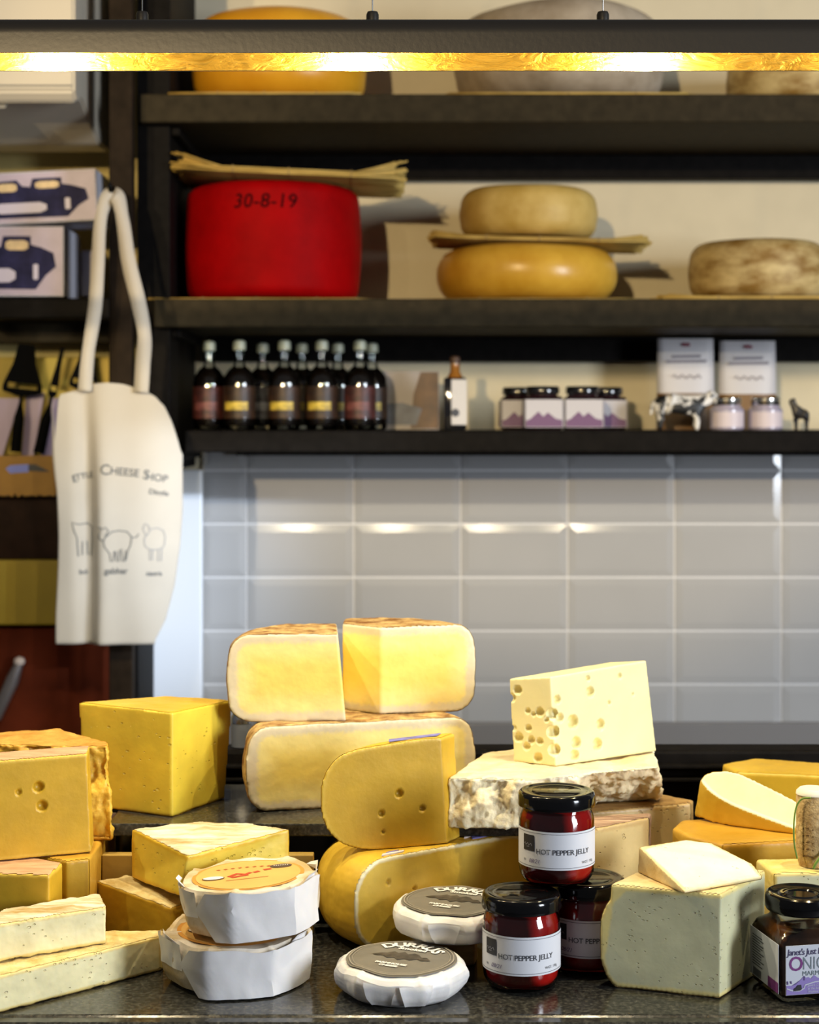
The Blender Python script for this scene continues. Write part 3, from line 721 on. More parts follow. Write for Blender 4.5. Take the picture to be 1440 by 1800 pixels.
bm = lathe(B(), [(.0001, 0), (.007, 0), (.007, .0008), (.0001, .0008)], n=24, cap=False); bmesh.ops.rotate(bm, matrix=Matrix.Rotation(pi/2, 3, 'X'), verts=bm.verts); bmesh.ops.translate(bm, vec=(wb*.0, -wb-.0013, hb*.33), verts=bm.verts)
add('label_emblem', bm, mat('emblem_navy', (.03, .04, .07), .5), parent=lb, local=True)

# square jam jars with purple hill labels
def jamjar(px, Y, rz, label, s=1.0):
    t = thing('preserve_jar', label, 'jar', (0, 0, 0), 0, 'square jars with purple hill labels')
    a = .0325*s; hh = .058*s
    add('jar_body', box(B(), (-a, -a, .0005), (a, a, hh), .006*s, seg=3), mat('dark_preserve', (.018, .006, .008), .10, coat=.6), parent=t, smooth=35, local=True)
    add('jar_neck', lathe(B(), [(.026*s, hh-.001), (.025*s, hh+.006)], n=32), mat('dark_preserve', (0, 0, 0)), parent=t, smooth=30, local=True)
    add('lid', lathe(B(), [(.0285*s, hh+.004), (.029*s, hh+.006), (.029*s, hh+.014), (.027*s, hh+.017), (.0001, hh+.0165)], n=40), mat('gloss_black_lid', (.008, .008, .009), .12, coat=.6), parent=t, smooth=35, local=True)
    for k, (r_, nm) in enumerate(((0, 'front_label'), (-pi/2, 'side_label'), (pi/2, 'side_label'))):
        bm = B(); box(bm, (-a*.97, -a-.0012, hh*.08), (a*.97, -a-.0002, hh*.90), .0004); bmesh.ops.rotate(bm, matrix=Matrix.Rotation(r_, 3, 'Z'), verts=bm.verts)
        lb = add(nm, bm, mat('label_lilac_white', (.52, .50, .54), .5), parent=t, local=True)
        bm = B(); q = -a-.0016
        poly(bm, [(-a*.95, q, hh*.10), (a*.95, q, hh*.10), (a*.95, q, hh*.30), (a*.6, q, hh*.34), (a*.2, q, hh*.52), (-a*.05, q, hh*.40), (-a*.3, q, hh*.55), (-a*.7, q, hh*.34), (-a*.95, q, hh*.28)], .0003)
        bmesh.ops.rotate(bm, matrix=Matrix.Rotation(r_, 3, 'Z'), verts=bm.verts)
        add('hills_print', bm, mat('purple_hills', (.14, .06, .16) if k == 0 else (.14, .06, .16), .5), parent=lb, local=True)
    t.location = (X(px, Y), Y, zs); t.rotation_euler = (0, 0, rz); return t
jamjar(954, 2.93, 0, 'front left square preserve jar with black lid on the bottle shelf')
jamjar(1024, 2.93, 0, 'front right square preserve jar with black lid on the bottle shelf')
jamjar(912, 3.02, 0, 'square preserve jar standing half behind the front left one')
jamjar(1066, 3.02, 0, 'square preserve jar standing half behind the front right one')

# packets
def packet(px, top, label, st):
    Y = 3.08; wd = 51*Y/F; h = (757-top)*Y/F
    t = thing('paper_packet', label, 'packet', (X(px, Y), Y, zs), 0, 'white topped paper packets')
    bm = B(); n = 10; m_ = 8
    fr = {}
    for i in range(n+1):
        for j in range(m_+1):
            u = -1+2*j/m_; v = i/n; th = (.018*(1-v)**.6+.0008)*(1-abs(u)**3*.8)
            fr[i, j] = (bm.verts.new((u*wd*(1-.04*v), -th, v*h)), bm.verts.new((u*wd*(1-.04*v), th, v*h)))
    for i in range(n):
        for j in range(m_):
            f = bm.faces.new([fr[a][0] for a in ((i, j), (i, j+1), (i+1, j+1), (i+1, j))]); f.material_index = 1 if i < 4 else 0
            f = bm.faces.new([fr[a][1] for a in ((i, j), (i+1, j), (i+1, j+1), (i, j+1))]); f.material_index = 1 if i < 4 else 0
        bm.faces.new((fr[i, 0][0], fr[i+1, 0][0], fr[i+1, 0][1], fr[i, 0][1])); bm.faces.new((fr[i, m_][0], fr[i, m_][1], fr[i+1, m_][1], fr[i+1, m_][0]))
    add('bag', bm, [mat('white_packet', (.62, .60, .62), .5, bump=.2), mat('brown_packet', (.20, .10, .025), .5)], parent=t, smooth=1, local=True)
    add('heading', text_bm('Cracker Co', .016, lambda u, v: Vector((u, -.0078, h*.76+v)), bold=.0002) if False else lines_bm([[(-wd*.5, 0), (wd*.5, .001)], [(-wd*.7, -.009), (wd*.7, -.008)]], .005, lambda u, v: Vector((u, -.0100, h*.80+v))), mat('grey_print', (.22, .20, .24), .5), parent=t, local=True)
    add('crest', lines_bm([[(-.007, 0), (-.003, .004), (0, 0), (.003, .004), (.007, 0)]], .005, lambda u, v: Vector((u, -.0072, h*.92+v))), mat('maroon_print', (.22, .02, .05), .5), parent=t, local=True)
    add('script', lines_bm([[(-wd*.5+wd*i/12, .004*sin(i*1.9)) for i in range(13)]], .002, lambda u, v: Vector((u, -.0145, h*.58+v))), mat('grey_print', (0, 0, 0)), parent=t, local=True)
    return t
packet(1205, 597, 'white topped paper packet behind the cow figurine', 0)
packet(1314, 601, 'white topped paper packet behind the silver lidded jars', 1)
def smalljar(px, Y, r, h, label):
    t = thing('small_jar', label, 'jar', (X(px, Y), Y, zs), 0, 'silver lidded small jars')
    add('jar_body', lathe(B(), [(.0001, .0003), (r*.9, .0003), (r, .003), (r, h*.62), (r*.8, h*.72), (r*.8, h*.78)], n=36, cap=False), mat('lilac_jar', (.40, .36, .46), .25, coat=.4), parent=t, smooth=35, local=True)
    add('lid', lathe(B(), [(r*.84, h*.76), (r*.86, h*.78), (r*.86, h*.96), (r*.8, h), (.0001, h)], n=36), mat('silver_lid', (.75, .72, .66), .18, 1), parent=t, smooth=35, local=True)
    add('label', lathe(B(), [(r*1.01, h*.10), (r*1.01, h*.55)], n=24, cap=False, a0=-pi*.85, a1=-pi*.15), mat('label_pinkish', (.60, .52, .56), .5), parent=t, smooth=1, local=True)
    return t
smalljar(1278, 2.92, .029, .056, 'left silver lidded jar between the cow and the black animal')
smalljar(1346, 2.92, .029, .056, 'right silver lidded jar next to the black animal')

def animal(name, label, px, Y, h, wd, m, kind):
    """figurine grown from joints with the skin modifier"""
    me = bpy.data.meshes.new(name); s = h
    if kind == 'cow':
        V = [(0, 0, .66), (-.34, 0, .70), (-.60, 0, .66), (.34, 0, .66), (.60, 0, .74), (.80, 0, .88), (.98, 0, .78),
             (.42, .14, .42), (.42, .14, .02), (.42, -.14, .42), (.40, -.14, .02), (-.52, .14, .44), (-.50, .14, .02), (-.52, -.14, .44), (-.54, -.14, .02),
             (-.72, 0, .70), (-.76, 0, .40), (.78, .16, .98), (.78, -.16, .98), (-.30, 0, .40)]
        E = [(0, 1), (1, 2), (0, 3), (3, 4), (4, 5), (5, 6), (3, 7), (7, 8), (3, 9), (9, 10), (2, 11), (11, 12), (2, 13), (13, 14), (2, 15), (15, 16), (5, 17), (5, 18), (1, 19)]
        Rr_ = [.24, .24, .20, .23, .15, .12, .08, .09, .06, .09, .06, .10, .06, .10, .06, .04, .03, .03, .03, .09]
    else:
        V = [(0, 0, .52), (.24, 0, .50), (-.20, 0, .56), (-.26, 0, .78), (-.28, 0, .90), (-.44, 0, .90), (-.16, .06, .28), (-.16, .06, .02), (-.16, -.06, .28), (-.16, -.06, .02),
             (.24, .06, .28), (.26, .06, .02), (.24, -.06, .28), (.24, -.06, .02), (-.22, .06, 1.0), (-.22, -.06, 1.0), (.34, 0, .56)]
        E = [(0, 1), (0, 2), (2, 3), (3, 4), (4, 5), (2, 6), (6, 7), (2, 8), (8, 9), (1, 10), (10, 11), (1, 12), (12, 13), (4, 14), (4, 15), (1, 16)]
        Rr_ = [.15, .14, .14, .09, .10, .06, .055, .04, .055, .04, .06, .04, .06, .04, .02, .02, .03]
    me.from_pydata([(x*s*wd, y*s*wd, z*s) for x, y, z in V], E, [])
    ob = bpy.data.objects.new(name, me); C.objects.link(ob); md = ob.modifiers.new('s', 'SKIN')
    for i, d in enumerate(me.skin_vertices[0].data): d.radius = (Rr_[i]*s, Rr_[i]*s); d.use_root = (i == 0)
    sb = ob.modifiers.new('u', 'SUBSURF'); sb.levels = 2
    dg = bpy.context.evaluated_depsgraph_get(); dg.update(); m2 = bpy.data.meshes.new_from_object(ob.evaluated_get(dg)); bpy.data.objects.remove(ob)
    bm = B(); bm.from_mesh(m2); lo = min(v.co.z for v in bm.verts); bmesh.ops.translate(bm, vec=(0, 0, -lo), verts=bm.verts)
    o = add(name, bm, m, smooth=1); o.location = (X(px, Y), Y, zs); return tag(o, label, 'figurine')
cowm = rind('cow_patches', (.01, .01, .01), (.75, .72, .68), scale=38, rough=.4, contrast=.02, bump=.1)
cow = animal('cow_figurine', 'small black and white cow figurine standing before a packet', 1196, 2.92, .070, .95, cowm, 'cow')
eb = B()
for k in (-1, 1): poly(eb, [(.050, k*.010, .060), (.056, k*.020, .062), (.050, k*.018, .054)], .0015)
add('ears', eb, mat('black_print', (0, 0, 0)), parent=cow, local=True)
animal('goat_figurine', 'tiny black animal figurine at the right edge of the bottle shelf', 1407, 2.92, .056, .8, mat('black_figurine', (.012, .010, .010), .35), 'goat')

# ---------------------------------------------------------------- tote bag
BY = 2.715
outl = [(92, 703), (104, 694), (124, 689), (145, 683), (165, 675), (190, 673), (215, 675), (232, 680), (255, 687), (272, 697), (288, 715), (300, 742), (309, 772), (316, 800), (318, 840), (318, 900), (314, 960), (305, 1030), (290, 1090), (271, 1129), (230, 1130), (190, 1129), (150, 1131), (98, 1135), (98, 1080), (102, 1000), (103, 940), (100, 860), (96, 780)]
def bag_y(px, py):
    t = max(0, min(1, (py-690)/420))
    y = BY-.006*sin((px-92)/226*pi)
    y += .020*math.exp(-((px-148-8*sin(t*2))/15)**2)*(.35+.65*min(1, t*2.2))          # deep fold
    y -= .010*math.exp(-((px-182+6*t)/24)**2)*(.4+.6*t)
    y += .010*max(0, (px-240)/78)**2*2.2
    y += .0022*noise.noise(Vector((px*.02, py*.008, 3)))
    return y
def bagP(px, py, off=0): 
    v = P(px, py, BY); v.y = bag_y(px, py)+off; return v
bag = thing('tote_bag', 'off-white cotton tote bag with printed lettering and animal drawings, hanging on the post', 'bag', P(205, 1135, BY))
def inside(px, py):
    c = False; j = len(outl)-1
    for i in range(len(outl)):
        xi, yi = outl[i]; xj, yj = outl[j]
        if (yi > py) != (yj > py) and px < (xj-xi)*(py-yi)/(yj-yi)+xi: c = not c
        j = i
    return c
def xrange_at(py):
    xs = []
    for i in range(len(outl)):
        (x1, y1), (x2, y2) = outl[i], outl[(i+1) % len(outl)]
        if (y1 <= py < y2) or (y2 <= py < y1): xs.append(x1+(x2-x1)*(py-y1)/(y2-y1))
    return (min(xs), max(xs)) if xs else None
def ytop(px):
    t = [p for p in outl if p[1] < 810]
    t = sorted(t); 
    for i in range(len(t)-1):
        if t[i][0] <= px <= t[i+1][0]: return t[i][1]+(t[i+1][1]-t[i][1])*(px-t[i][0])/max(1e-6, t[i+1][0]-t[i][0])
    return t[-1][1] if px > t[-1][0] else t[0][1]
bm = B(); NU, NV = 60, 70; gf = {}; gb = {}
for j in range(NV+1):
    for i in range(NU+1):
        u = i/NU; v = j/NV
        px0 = 92+u*226; yt = ytop(px0); py = yt+(1132-yt)*v
        xr_ = xrange_at(max(712, min(1126, py))); 
        px = px0 if py < 800 else xr_[0]+(xr_[1]-xr_[0])*u
        if 800 <= py < 860: k = (py-800)/60; px = px0*(1-k)+px*k
        e = min(u, 1-u, 1-v, .12)/.12; thk = .016*math.sqrt(max(0, e))*(.25+.75*min(1, v*3))
        gf[i, j] = bm.verts.new(bagP(px, py)); q = bagP(px, py); q.y += .0015+thk*1.3
        gb[i, j] = bm.verts.new(q)
for j in range(NV):
    for i in range(NU):
        bm.faces.new((gf[i, j], gf[i, j+1], gf[i+1, j+1], gf[i+1, j])); bm.faces.new((gb[i, j], gb[i+1, j], gb[i+1, j+1], gb[i, j+1]))
for j in range(NV):
    bm.faces.new((gf[0, j], gb[0, j], gb[0, j+1], gf[0, j+1])); bm.faces.new((gf[NU, j], gf[NU, j+1], gb[NU, j+1], gb[NU, j]))
for i in range(NU): bm.faces.new((gf[i, NV], gb[i, NV], gb[i+1, NV], gf[i+1, NV]))
m_canvas = mat('cotton_canvas', (.54, .50, .44), .85, nscale=16, nvar=.03, bump=.35, bscale=900)
add('bag_body', bm, m_canvas, parent=bag, smooth=1)
def strap(path, wpx, name='strap'):
    pts = smoothpath(path, 8); bm = B(); fr = []
    for i, p in enumerate(pts):
        a = pts[max(i-1, 0)]; b2 = pts[min(i+1, len(pts)-1)]; d = (b2-a).normalized()
        s = d.cross(Vector((0, 1, 0))).normalized(); wd = wpx*2.7/F/2*(.8+.2*abs(math.cos(i*.12)))
        tw = Vector((0, 1, 0))*.004*sin(i*.2)
        q = [p-s*wd-tw, p+s*wd+tw]; back = Vector((0, .0022, 0))
        fr.append([bm.verts.new(q[0]), bm.verts.new(q[1]), bm.verts.new(q[1]+back), bm.verts.new(q[0]+back)])
    for i in range(len(fr)-1):
        for k in range(4): bm.faces.new((fr[i][k], fr[i][(k+1) % 4], fr[i+1][(k+1) % 4], fr[i+1][k]))
    bm.faces.new(fr[0]); bm.faces.new(fr[-1][::-1]); bmesh.ops.recalc_face_normals(bm, faces=bm.faces)
    return add(name, bm, m_canvas, parent=bag, smooth=1)
strap([P(198, 338, 2.730), P(186, 352, 2.722), P(176, 392, 2.715), P(172, 460, 2.712), P(167, 540, 2.709), P(155, 620, 2.707), P(149, 688, 2.702)], 25)
strap([P(199, 341, 2.729), P(208, 349, 2.722), P(217, 395, 2.716), P(226, 460, 2.712), P(243, 530, 2.709), P(254, 590, 2.707), P(251, 640, 2.704), P(248, 690, 2.700)], 27)
ink = mat('grey_ink', (.13, .14, .15), .7); inkl = mat('pale_grey_ink', (.30, .31, .34), .7)
def bagf(cx, cy, rot=0):
    return lambda u, v: bagP(cx+u*cos(rot)+v*sin(rot), cy+u*sin(rot)-v*cos(rot), -.0012)
for (s, sz, cx, cy, rt, nm) in (('T', 18, 132, 842, -.20, 'lettering'), ('HE LITTLE', 14, 146, 837, -.18, 'lettering'), ('C', 26, 187, 826, .06, 'lettering'), ('HEESE', 19, 221, 830, .10, 'lettering'), ('S', 24, 258, 835, .14, 'lettering'), ('HOP', 18, 276, 840, .16, 'lettering'),
                                ('Dingle', 13, 279, 866, .14, 'lettering'), ('gabhar', 15, 206, 1003, 0, 'lettering'), ('caora', 12, 271, 1008, .03, 'lettering'), ('bó', 13, 146, 1006, 0, 'lettering')):
    if s == 'HE LITTLE': s = 'ITTLE'
    if s == 'T': s = 'L'
    add(nm, text_bm(s, sz, bagf(cx, cy, rt), bold=.25), ink, parent=bag)
goat = [[(-32, 6), (-28, 14), (-33, 24), (-24, 18), (-20, 22), (-14, 16), (-18, 8), (-22, -2), (-28, 0), (-32, 6)],
        [(-20, 4), (-8, 14), (4, 16), (18, 14), (26, 4), (34, 4), (38, 10)], [(26, 4), (24, -10), (20, -18), (16, -36)], [(-24, 0), (-20, -14), (-12, -24), (-10, -38), (-6, -38), (-4, -20)],
        [(-2, -20), (0, -38), (4, -38), (4, -18)], [(8, -16), (10, -38), (14, -38), (16, -18)]]
add('goat_drawing', lines_bm(goat, 1.8, bagf(207, 948)), ink, parent=bag)
sheep = [[(-14, 10), (-18, 20), (-14, 28), (-8, 24), (-6, 16), (-10, 8), (-14, 10)], [(-6, 18), (6, 20), (16, 16), (20, 4), (18, -12), (10, -18), (-6, -18), (-14, -12), (-16, 0), (-12, 8)],
         [(-6, -18), (-6, -36), (-2, -36), (-1, -18)], [(8, -18), (8, -38), (13, -38), (14, -16)]]
add('sheep_drawing', lines_bm(sheep, 1.4, bagf(270, 948)), inkl, parent=bag)
cowd = [[(-16, 12), (-18, 24), (-8, 20), (6, 22), (14, 16), (14, -6), (12, -36)], [(-16, 12), (-10, -4), (-8, -36)], [(-2, -10), (-2, -34)], [(5, -10), (6, -34)]]
add('cow_drawing', lines_bm(cowd, 1.8, bagf(146, 942)), ink, parent=bag)
# ================================================================ the cut cheeses
V3 = Vector
# pastes: (name, heart, band under the rind)
p_young = paste('pale_yellow_paste', (.78, .58, .055), (.76, .55, .05), bw=.003, pits=.2, pitscale=110, seed=3)
p_washed = paste('butter_paste', (.88, .72, .26), (.70, .60, .40), bw=.0080, deep=(.86, .65, .15), seed=1, bandn=.9, blotch=.05)
p_gouda = paste('gouda_paste', (.60, .36, .022), (.68, .44, .05), bw=.0035, seed=2)
p_gouda2 = paste('aged_gouda_paste', (.68, .45, .055), (.78, .68, .42), bw=.004, seed=5)
p_amber = paste('amber_paste', (.58, .32, .014), (.52, .26, .012), bw=.004, seed=6)
p_crumb = paste('orange_crumbly_paste', (.76, .46, .05), (.64, .34, .03), bw=.004, rough=.5, bump=.5, seed=7)
p_swiss = paste('swiss_paste', (.90, .80, .42), (.88, .74, .30), bw=.002, seed=8, sss=.05, blotch=.03)
p_cream = paste('cream_paste', (.84, .76, .44), (.80, .62, .22), bw=.003, pits=.7, pitscale=150, seed=9)
p_soft = paste('soft_yellow_paste', (.82, .62, .08), (.76, .50, .04), bw=.0045, pits=.8, pitscale=150, seed=10)
p_ochre = paste('ochre_paste', (.55, .34, .025), (.48, .28, .02), bw=.004, seed=11)
p_white = paste('white_curd_paste', (.60, .58, .36), (.80, .66, .26), bw=.0045, pits=.9, pitscale=170, seed=12)
p_ivory = paste('ivory_paste', (.88, .84, .66), (.84, .68, .34), bw=.0035, pits=.0001, pitscale=150, seed=13)
p_rough = paste('pale_crumbly_paste', (.88, .74, .46), (.88, .78, .54), bw=.004, rough=.6, bump=.7, seed=14, blotch=.16)
p_beige = paste('beige_paste', (.70, .52, .22), (.62, .42, .16), bw=.005, pits=.5, pitscale=130, seed=15)
r_crust = rind('pale_crust', (.46, .30, .10), (.88, .80, .60), scale=48, rough=.7, bump=1, bscale=90, stretch=(.3, 2.0, 1), contrast=.13)
r_crust2 = rind('yellow_crust', (.60, .42, .14), (.84, .70, .36), scale=60, rough=.7, bump=1, bscale=130, contrast=.16)
r_brownthin = rind('rusty_brown_rind', (.16, .06, .012), (.62, .42, .17), scale=60, rough=.65, bump=.8, contrast=.14)
r_ywax = rind('yellow_wax_rind', (.60, .36, .025), (.76, .50, .06), scale=14, rough=.4, bump=.3, bscale=40, spec=.35)
r_owax = rind('deep_yellow_rind', (.50, .26, .02), (.66, .38, .05), scale=14, rough=.4, bump=.3, bscale=40, spec=.35)
r_orange2 = rind('orange_brown_rind', (.45, .18, .02), (.70, .38, .08), scale=40, rough=.6, bump=.8, contrast=.2)
r_pink = rind('pink_tan_rind', (.42, .20, .10), (.74, .48, .28), scale=35, rough=.6, bump=.6, stretch=(.4, 1.6, 1))
r_wood = rind('woody_brown_rind', (.20, .09, .02), (.58, .36, .12), scale=70, rough=.65, bump=1, bscale=160, stretch=(.35, 1.5, 1), contrast=.2)
r_stripe = rind('ridged_pinkish_rind', (.12, .055, .03), (.60, .40, .26), scale=60, rough=.7, bump=1, bscale=140, stretch=(.15, 2.6, 1), contrast=.12)
r_pale2 = rind('ivory_rind', (.66, .46, .18), (.82, .68, .38), scale=30, rough=.5, bump=.4)
random.seed(4)
def q(px, py, Y, dz=0): v = P(px, py, Y); v.z += dz; return v
def lift(pts, z): return [V3((p.x, p.y, z)) for p in pts]
DZ = CZ-SD   # top of the slab

# --- front left: two crusty wedges on the counter
b1 = [V3((-.345, 1.352, TZ+.0008)), V3((-.2137, 1.474, TZ+.0008)), V3((-.2155, 1.489, TZ+.0008)), V3((-.262, 1.487, TZ+.0008)), V3((-.350, 1.438, TZ+.0008))]
prism('cheese_wedge', b1, [V3((p.x, p.y, TZ+.0305)) for p in b1], 'crcrc', p_cream, r_crust2,
      'long creamy wedge with a yellow crust lying lowest in the front left corner', topf='r', vox=.0014, amp=.0009, cutamp=.0004, freq=80)
b2 = [V3((-.375, 1.372, 0)), V3((-.2577, 1.448, 0)), V3((-.2700, 1.489, 0)), V3((-.342, 1.442, 0))]
prism('cheese_wedge', lift(b2, TZ+.0322), lift(b2, TZ+.0322+.0305), 'ccrc', p_cream, r_crust,
      'creamy wedge with a pale crust lying on top of the long front left wedge', vox=.0014, amp=.0012, cutamp=.0004, freq=80)
# --- far left stack
zA = CZ-.3895
b4 = [V3((-.3093, 1.466, TZ+.001)), V3((-.3062, 1.5062, TZ+.001)), V3((-.355, 1.536, TZ+.001)), V3((-.385, 1.475, TZ+.001))]
prism('cheese_wedge', b4, lift(b4, zA-.0006), 'ccrc', p_gouda, r_pink, 'yellow cheese wedge with a pinkish rind on top, under the block with three eyes', botf='r', vox=.0016)
b5 = [V3((-.3035, 1.5115, TZ+.001)), V3((-.2853, 1.520, TZ+.001)), V3((-.2875, 1.70, TZ+.001)), V3((-.40, 1.70, TZ+.001)), V3((-.37, 1.552, TZ+.001))]
prism('cheese_wedge', b5, lift(b5, zA-.0006), 'crrrc', p_ochre, r_owax, 'plain ochre cheese block behind the pinkish topped wedge at the left edge', vox=.002)
f0 = G(0, 1513, .3885); f1 = G(160, 1498, .3885); t0 = P(0, 1338, f0.y); t1 = P(153, 1325, f1.y)
dx = (f0-f1)*.55
base = [f0+dx, f1, f1+V3((-.004, .036, 0)), f0+dx+V3((0, .04, 0))]; top = [t0+dx, t1, t1+V3((-.004, .033, .001)), t0+dx+V3((0, .037, .001))]
n_ = (f1-f0).cross(V3((0, 0, 1))).normalized()
if n_.y > 0: n_ = -n_
hl = [(onplane(x, y, (f0+t0)/2, n_), n_, r*1.54/F) for x, y, r in ((68, 1384, 9), (74, 1417, 9), (33, 1393, 5))]
prism('cheese_wedge', base, top, 'ccrc', p_gouda, r_pink, 'yellow cheese block with three round eyes standing at the left edge', vox=.0013, holes=hl, rnd=1, amp=.0003)
# crumbly orange wedge behind it
yb = 1.582
bx_ = [P(-40, 1455, yb), P(160, 1455, yb), P(198, 1455, yb), P(188, 1455, yb+.025), P(112, 1455, yb+.07), P(-40, 1455, yb+.08)]
bs = [V3((p.x, p.y, zA+.001)) for p in bx_]
tp = [P(-40, 1308, yb), P(100, 1312, yb), P(188, 1312, yb), P(190, 1306, yb+.025), P(103, 1281, yb+.07), V3((P(-40, 1292, yb+.08).x, yb+.08, Z(1292, yb+.08)))]
prism('cheese_wedge', bs, tp, 'kkkrrr', p_crumb, r_orange2, 'orange crumbly aged cheese wedge with a ragged right edge, behind the eyed block', vox=.0016, crag=(.0075, 45), amp=.001)

# --- big yellow block on the slab
a = G(302, 1437, SD); l = G(150, 1417, SD); r_ = G(402, 1404, SD); h_ = a.y*(1437-1253)/F
ta = P(302, 1253, a.y); tl = P(138, 1235, l.y); tr = P(409, 1231, r_.y); bk = V3((-.262, r_.y+.075, 0)); zt2 = (tl.z+tr.z)/2
z1 = DZ+.0008
prism('cheese_block', [V3((a.x, a.y, z1)), V3((r_.x-.004, r_.y, z1)), V3((-.245, 1.735, z1)), V3((l.x, l.y, z1))],
      [ta, tr, V3((-.245, 1.722, zt2)), tl], 'crrc', p_young, r_ywax, 'big square yellow cheese block with fine cracks, on the slab beside the half wheel', topf='r', vox=.0016, amp=.0004, rnd=1)

# --- half wheel and two quarters on it
lb = G(460, 1430, SD); D9 = CZ-P(454, 1279, lb.y).z
p0 = V3((P(437, 1350, lb.y).x, lb.y, 0)); p1 = V3((P(831, 1340, lb.y+.062).x, lb.y+.062, 0)); u9 = (p1-p0).normalized(); n9 = V3((u9.y, -u9.x, 0))
h9 = D9 and (SD-D9); L9 = (p1-p0).length
c9 = (p0+p1)/2-n9*.004; 
cutwheel('half_cheese_wheel', (c9.x, c9.y, DZ+.0008), L9/2, h9-.001, .020, [((p0+p1)/2, n9), (V3((0, lb.y+.125, 0)), V3((0, 1, 0)))], p_washed, r_brownthin,
         'half wheel of butter yellow cheese with a brown and white rind, carrying two pieces', belly=.003, amp=.0008, cutamp=.0003, vox=.0018)
z10 = CZ-D9+.0006
# left quarter: rind bulges to the left, straight cut at the right
Yc = D9*F/(1268-HY)
xl_ = X(405, Yc+.02); xr_ = X(608, Yc)
cutwheel('cheese_quarter', (xr_+.004, Yc+.01, z10), xr_+.004-xl_, (1270-1118)*Yc/F, .022,
         [(V3((xr_, Yc, 0)), V3((.05, -1, 0))), (V3((xr_, Yc, z10)), V3((1, .06, .09))), (V3((0, Yc+.085, 0)), V3((0, 1, 0)))], p_washed, r_brownthin,
         'left upper piece of butter yellow cheese standing on the half wheel', belly=.002, amp=.0009, cutamp=.0003, vox=.0015)
# right quarter: corner toward the viewer
c0 = G(669, 1257, D9); c1 = G(833, 1250, D9); c2 = G(612, 1249, D9); hh = (1257-1104)*c0.y/F
ur = (V3((c1.x, c1.y, 0))-V3((c0.x, c0.y, 0))).normalized(); nr = V3((ur.y, -ur.x, 0))
ul = (V3((c2.x, c2.y, 0))-V3((c0.x, c0.y, 0))).normalized(); nl = V3((ul.y, -ul.x, 0)); nl = nl if nl.x < 0 else -nl
Rq = X(842, c1.y)-c0.x
cutwheel('cheese_quarter', (c0.x-.002, c0.y, z10), Rq, hh, .020, [(c0, nr), (c0, nl), (V3((0, c0.y+.085, 0)), V3((0, 1, 0))), (V3((X(602, c2.y), 0, 0)), V3((-1, 0, 0)))], p_washed, r_brownthin,
         'brightly lit right upper piece of butter yellow cheese on the half wheel', belly=.002, amp=.0009, cutamp=.0003, vox=.0015)

# --- big gouda half on the counter, and the gouda piece standing on it
P0 = V3((-.0484, 1.511, 0)); dr = V3((.811, .585, 0)); nn = V3((.585, -.811, 0))
mid = P0+dr*.105; cc = mid-nn*.025; h13 = .0830
hl = [(onplane(x, y, mid, nn), nn, r*1.54/F) for x, y, r in ((683, 1551, 5), (730, 1562, 5), (735, 1570, 4))]
bw13 = cutwheel('half_cheese_wheel', (cc.x, cc.y, TZ+.0008), .108, h13, .034, [(mid, nn)], p_gouda2, r_ywax,
         'big round edged half wheel of yellow cheese behind the grey labelled soft cheeses', holes=hl, amp=.0005, vox=.0016, cutamp=.0003)
z12 = TZ+.0008+h13+.0006; D12 = CZ-z12
g0 = G(631, 1497, D12); g1 = G(785, 1484, D12); u12 = (V3((g1.x, g1.y, 0))-V3((g0.x, g0.y, 0))).normalized(); n12 = V3((u12.y, -u12.x, 0))
crv = smoothpath([(776, 1299, 0), (740, 1301, 0), (700, 1307, 0), (650, 1315, 0), (612, 1324, 0), (588, 1338, 0), (571, 1362, 0), (563, 1395, 0), (565, 1432, 0), (577, 1463, 0), (600, 1484, 0), (632, 1494, 0), (670, 1495, 0), (720, 1491, 0), (786, 1484, 0)], 3)
face = [(p.x, p.y) for p in crv]+[(783, 1440), (780, 1380)]; nc = len(crv)
fp = [onplane(x, y, g0, n12) for x, y in face]
lowz = min(p.z for p in fp)
for p in fp: p.z += z12-lowz
back = V3((.013, .024, 0))
hl = [(onplane(x, y, fp[0], n12), n12, r*1.56/F) for x, y, r in ((702, 1395, 7.5), (671, 1430, 6), (743, 1421, 6), (674, 1462, 3.5))]
gp = slab_piece('cheese_piece', fp, back, n12, p_gouda, r_ywax, 'golden cheese piece with a rounded left side standing on edge on the big half wheel', (nc-1, nc, nc+1), holes=hl, vox=.0012, rnd=2, amp=.0003)
# blue edge print of the rind sticker
lnb = B(); poly(lnb, [fp[7]+V3((0, .003, .0014)), fp[0]+V3((-.004, .003, .0014)), fp[0]+V3((0, .016, .0014)), fp[7]+V3((0, .014, .0014))], .0004, (0, 0, 1))
add('rind_sticker', lnb, mat('blue_sticker', (.16, .16, .48), .5, nscale=60, nvar=.4), parent=gp)
tt = TZ+.0008+h13+.0016
def chordp(s_, d): return V3((mid.x+dr.x*s_-nn.x*d, mid.y+dr.y*s_-nn.y*d, tt))
for (s0, s1, d0, d1, m_) in ((-.074, -.050, .003, .007, 'pale_sticker'), (-.066, -.054, .008, .010, 'blue_sticker'), (.030, .062, .004, .011, 'blue_sticker'), (.026, .062, .0115, .016, 'pale_sticker')):
    bm = B(); poly(bm, [chordp(s0, d0), chordp(s1, d0), chordp(s1+.004, d1), chordp(s0+.004, d1)], -.0012, (0, 0, 1))
    add('rind_sticker', bm, mat(m_, (.70, .62, .62), .5, nscale=60, nvar=.2), parent=bw13)
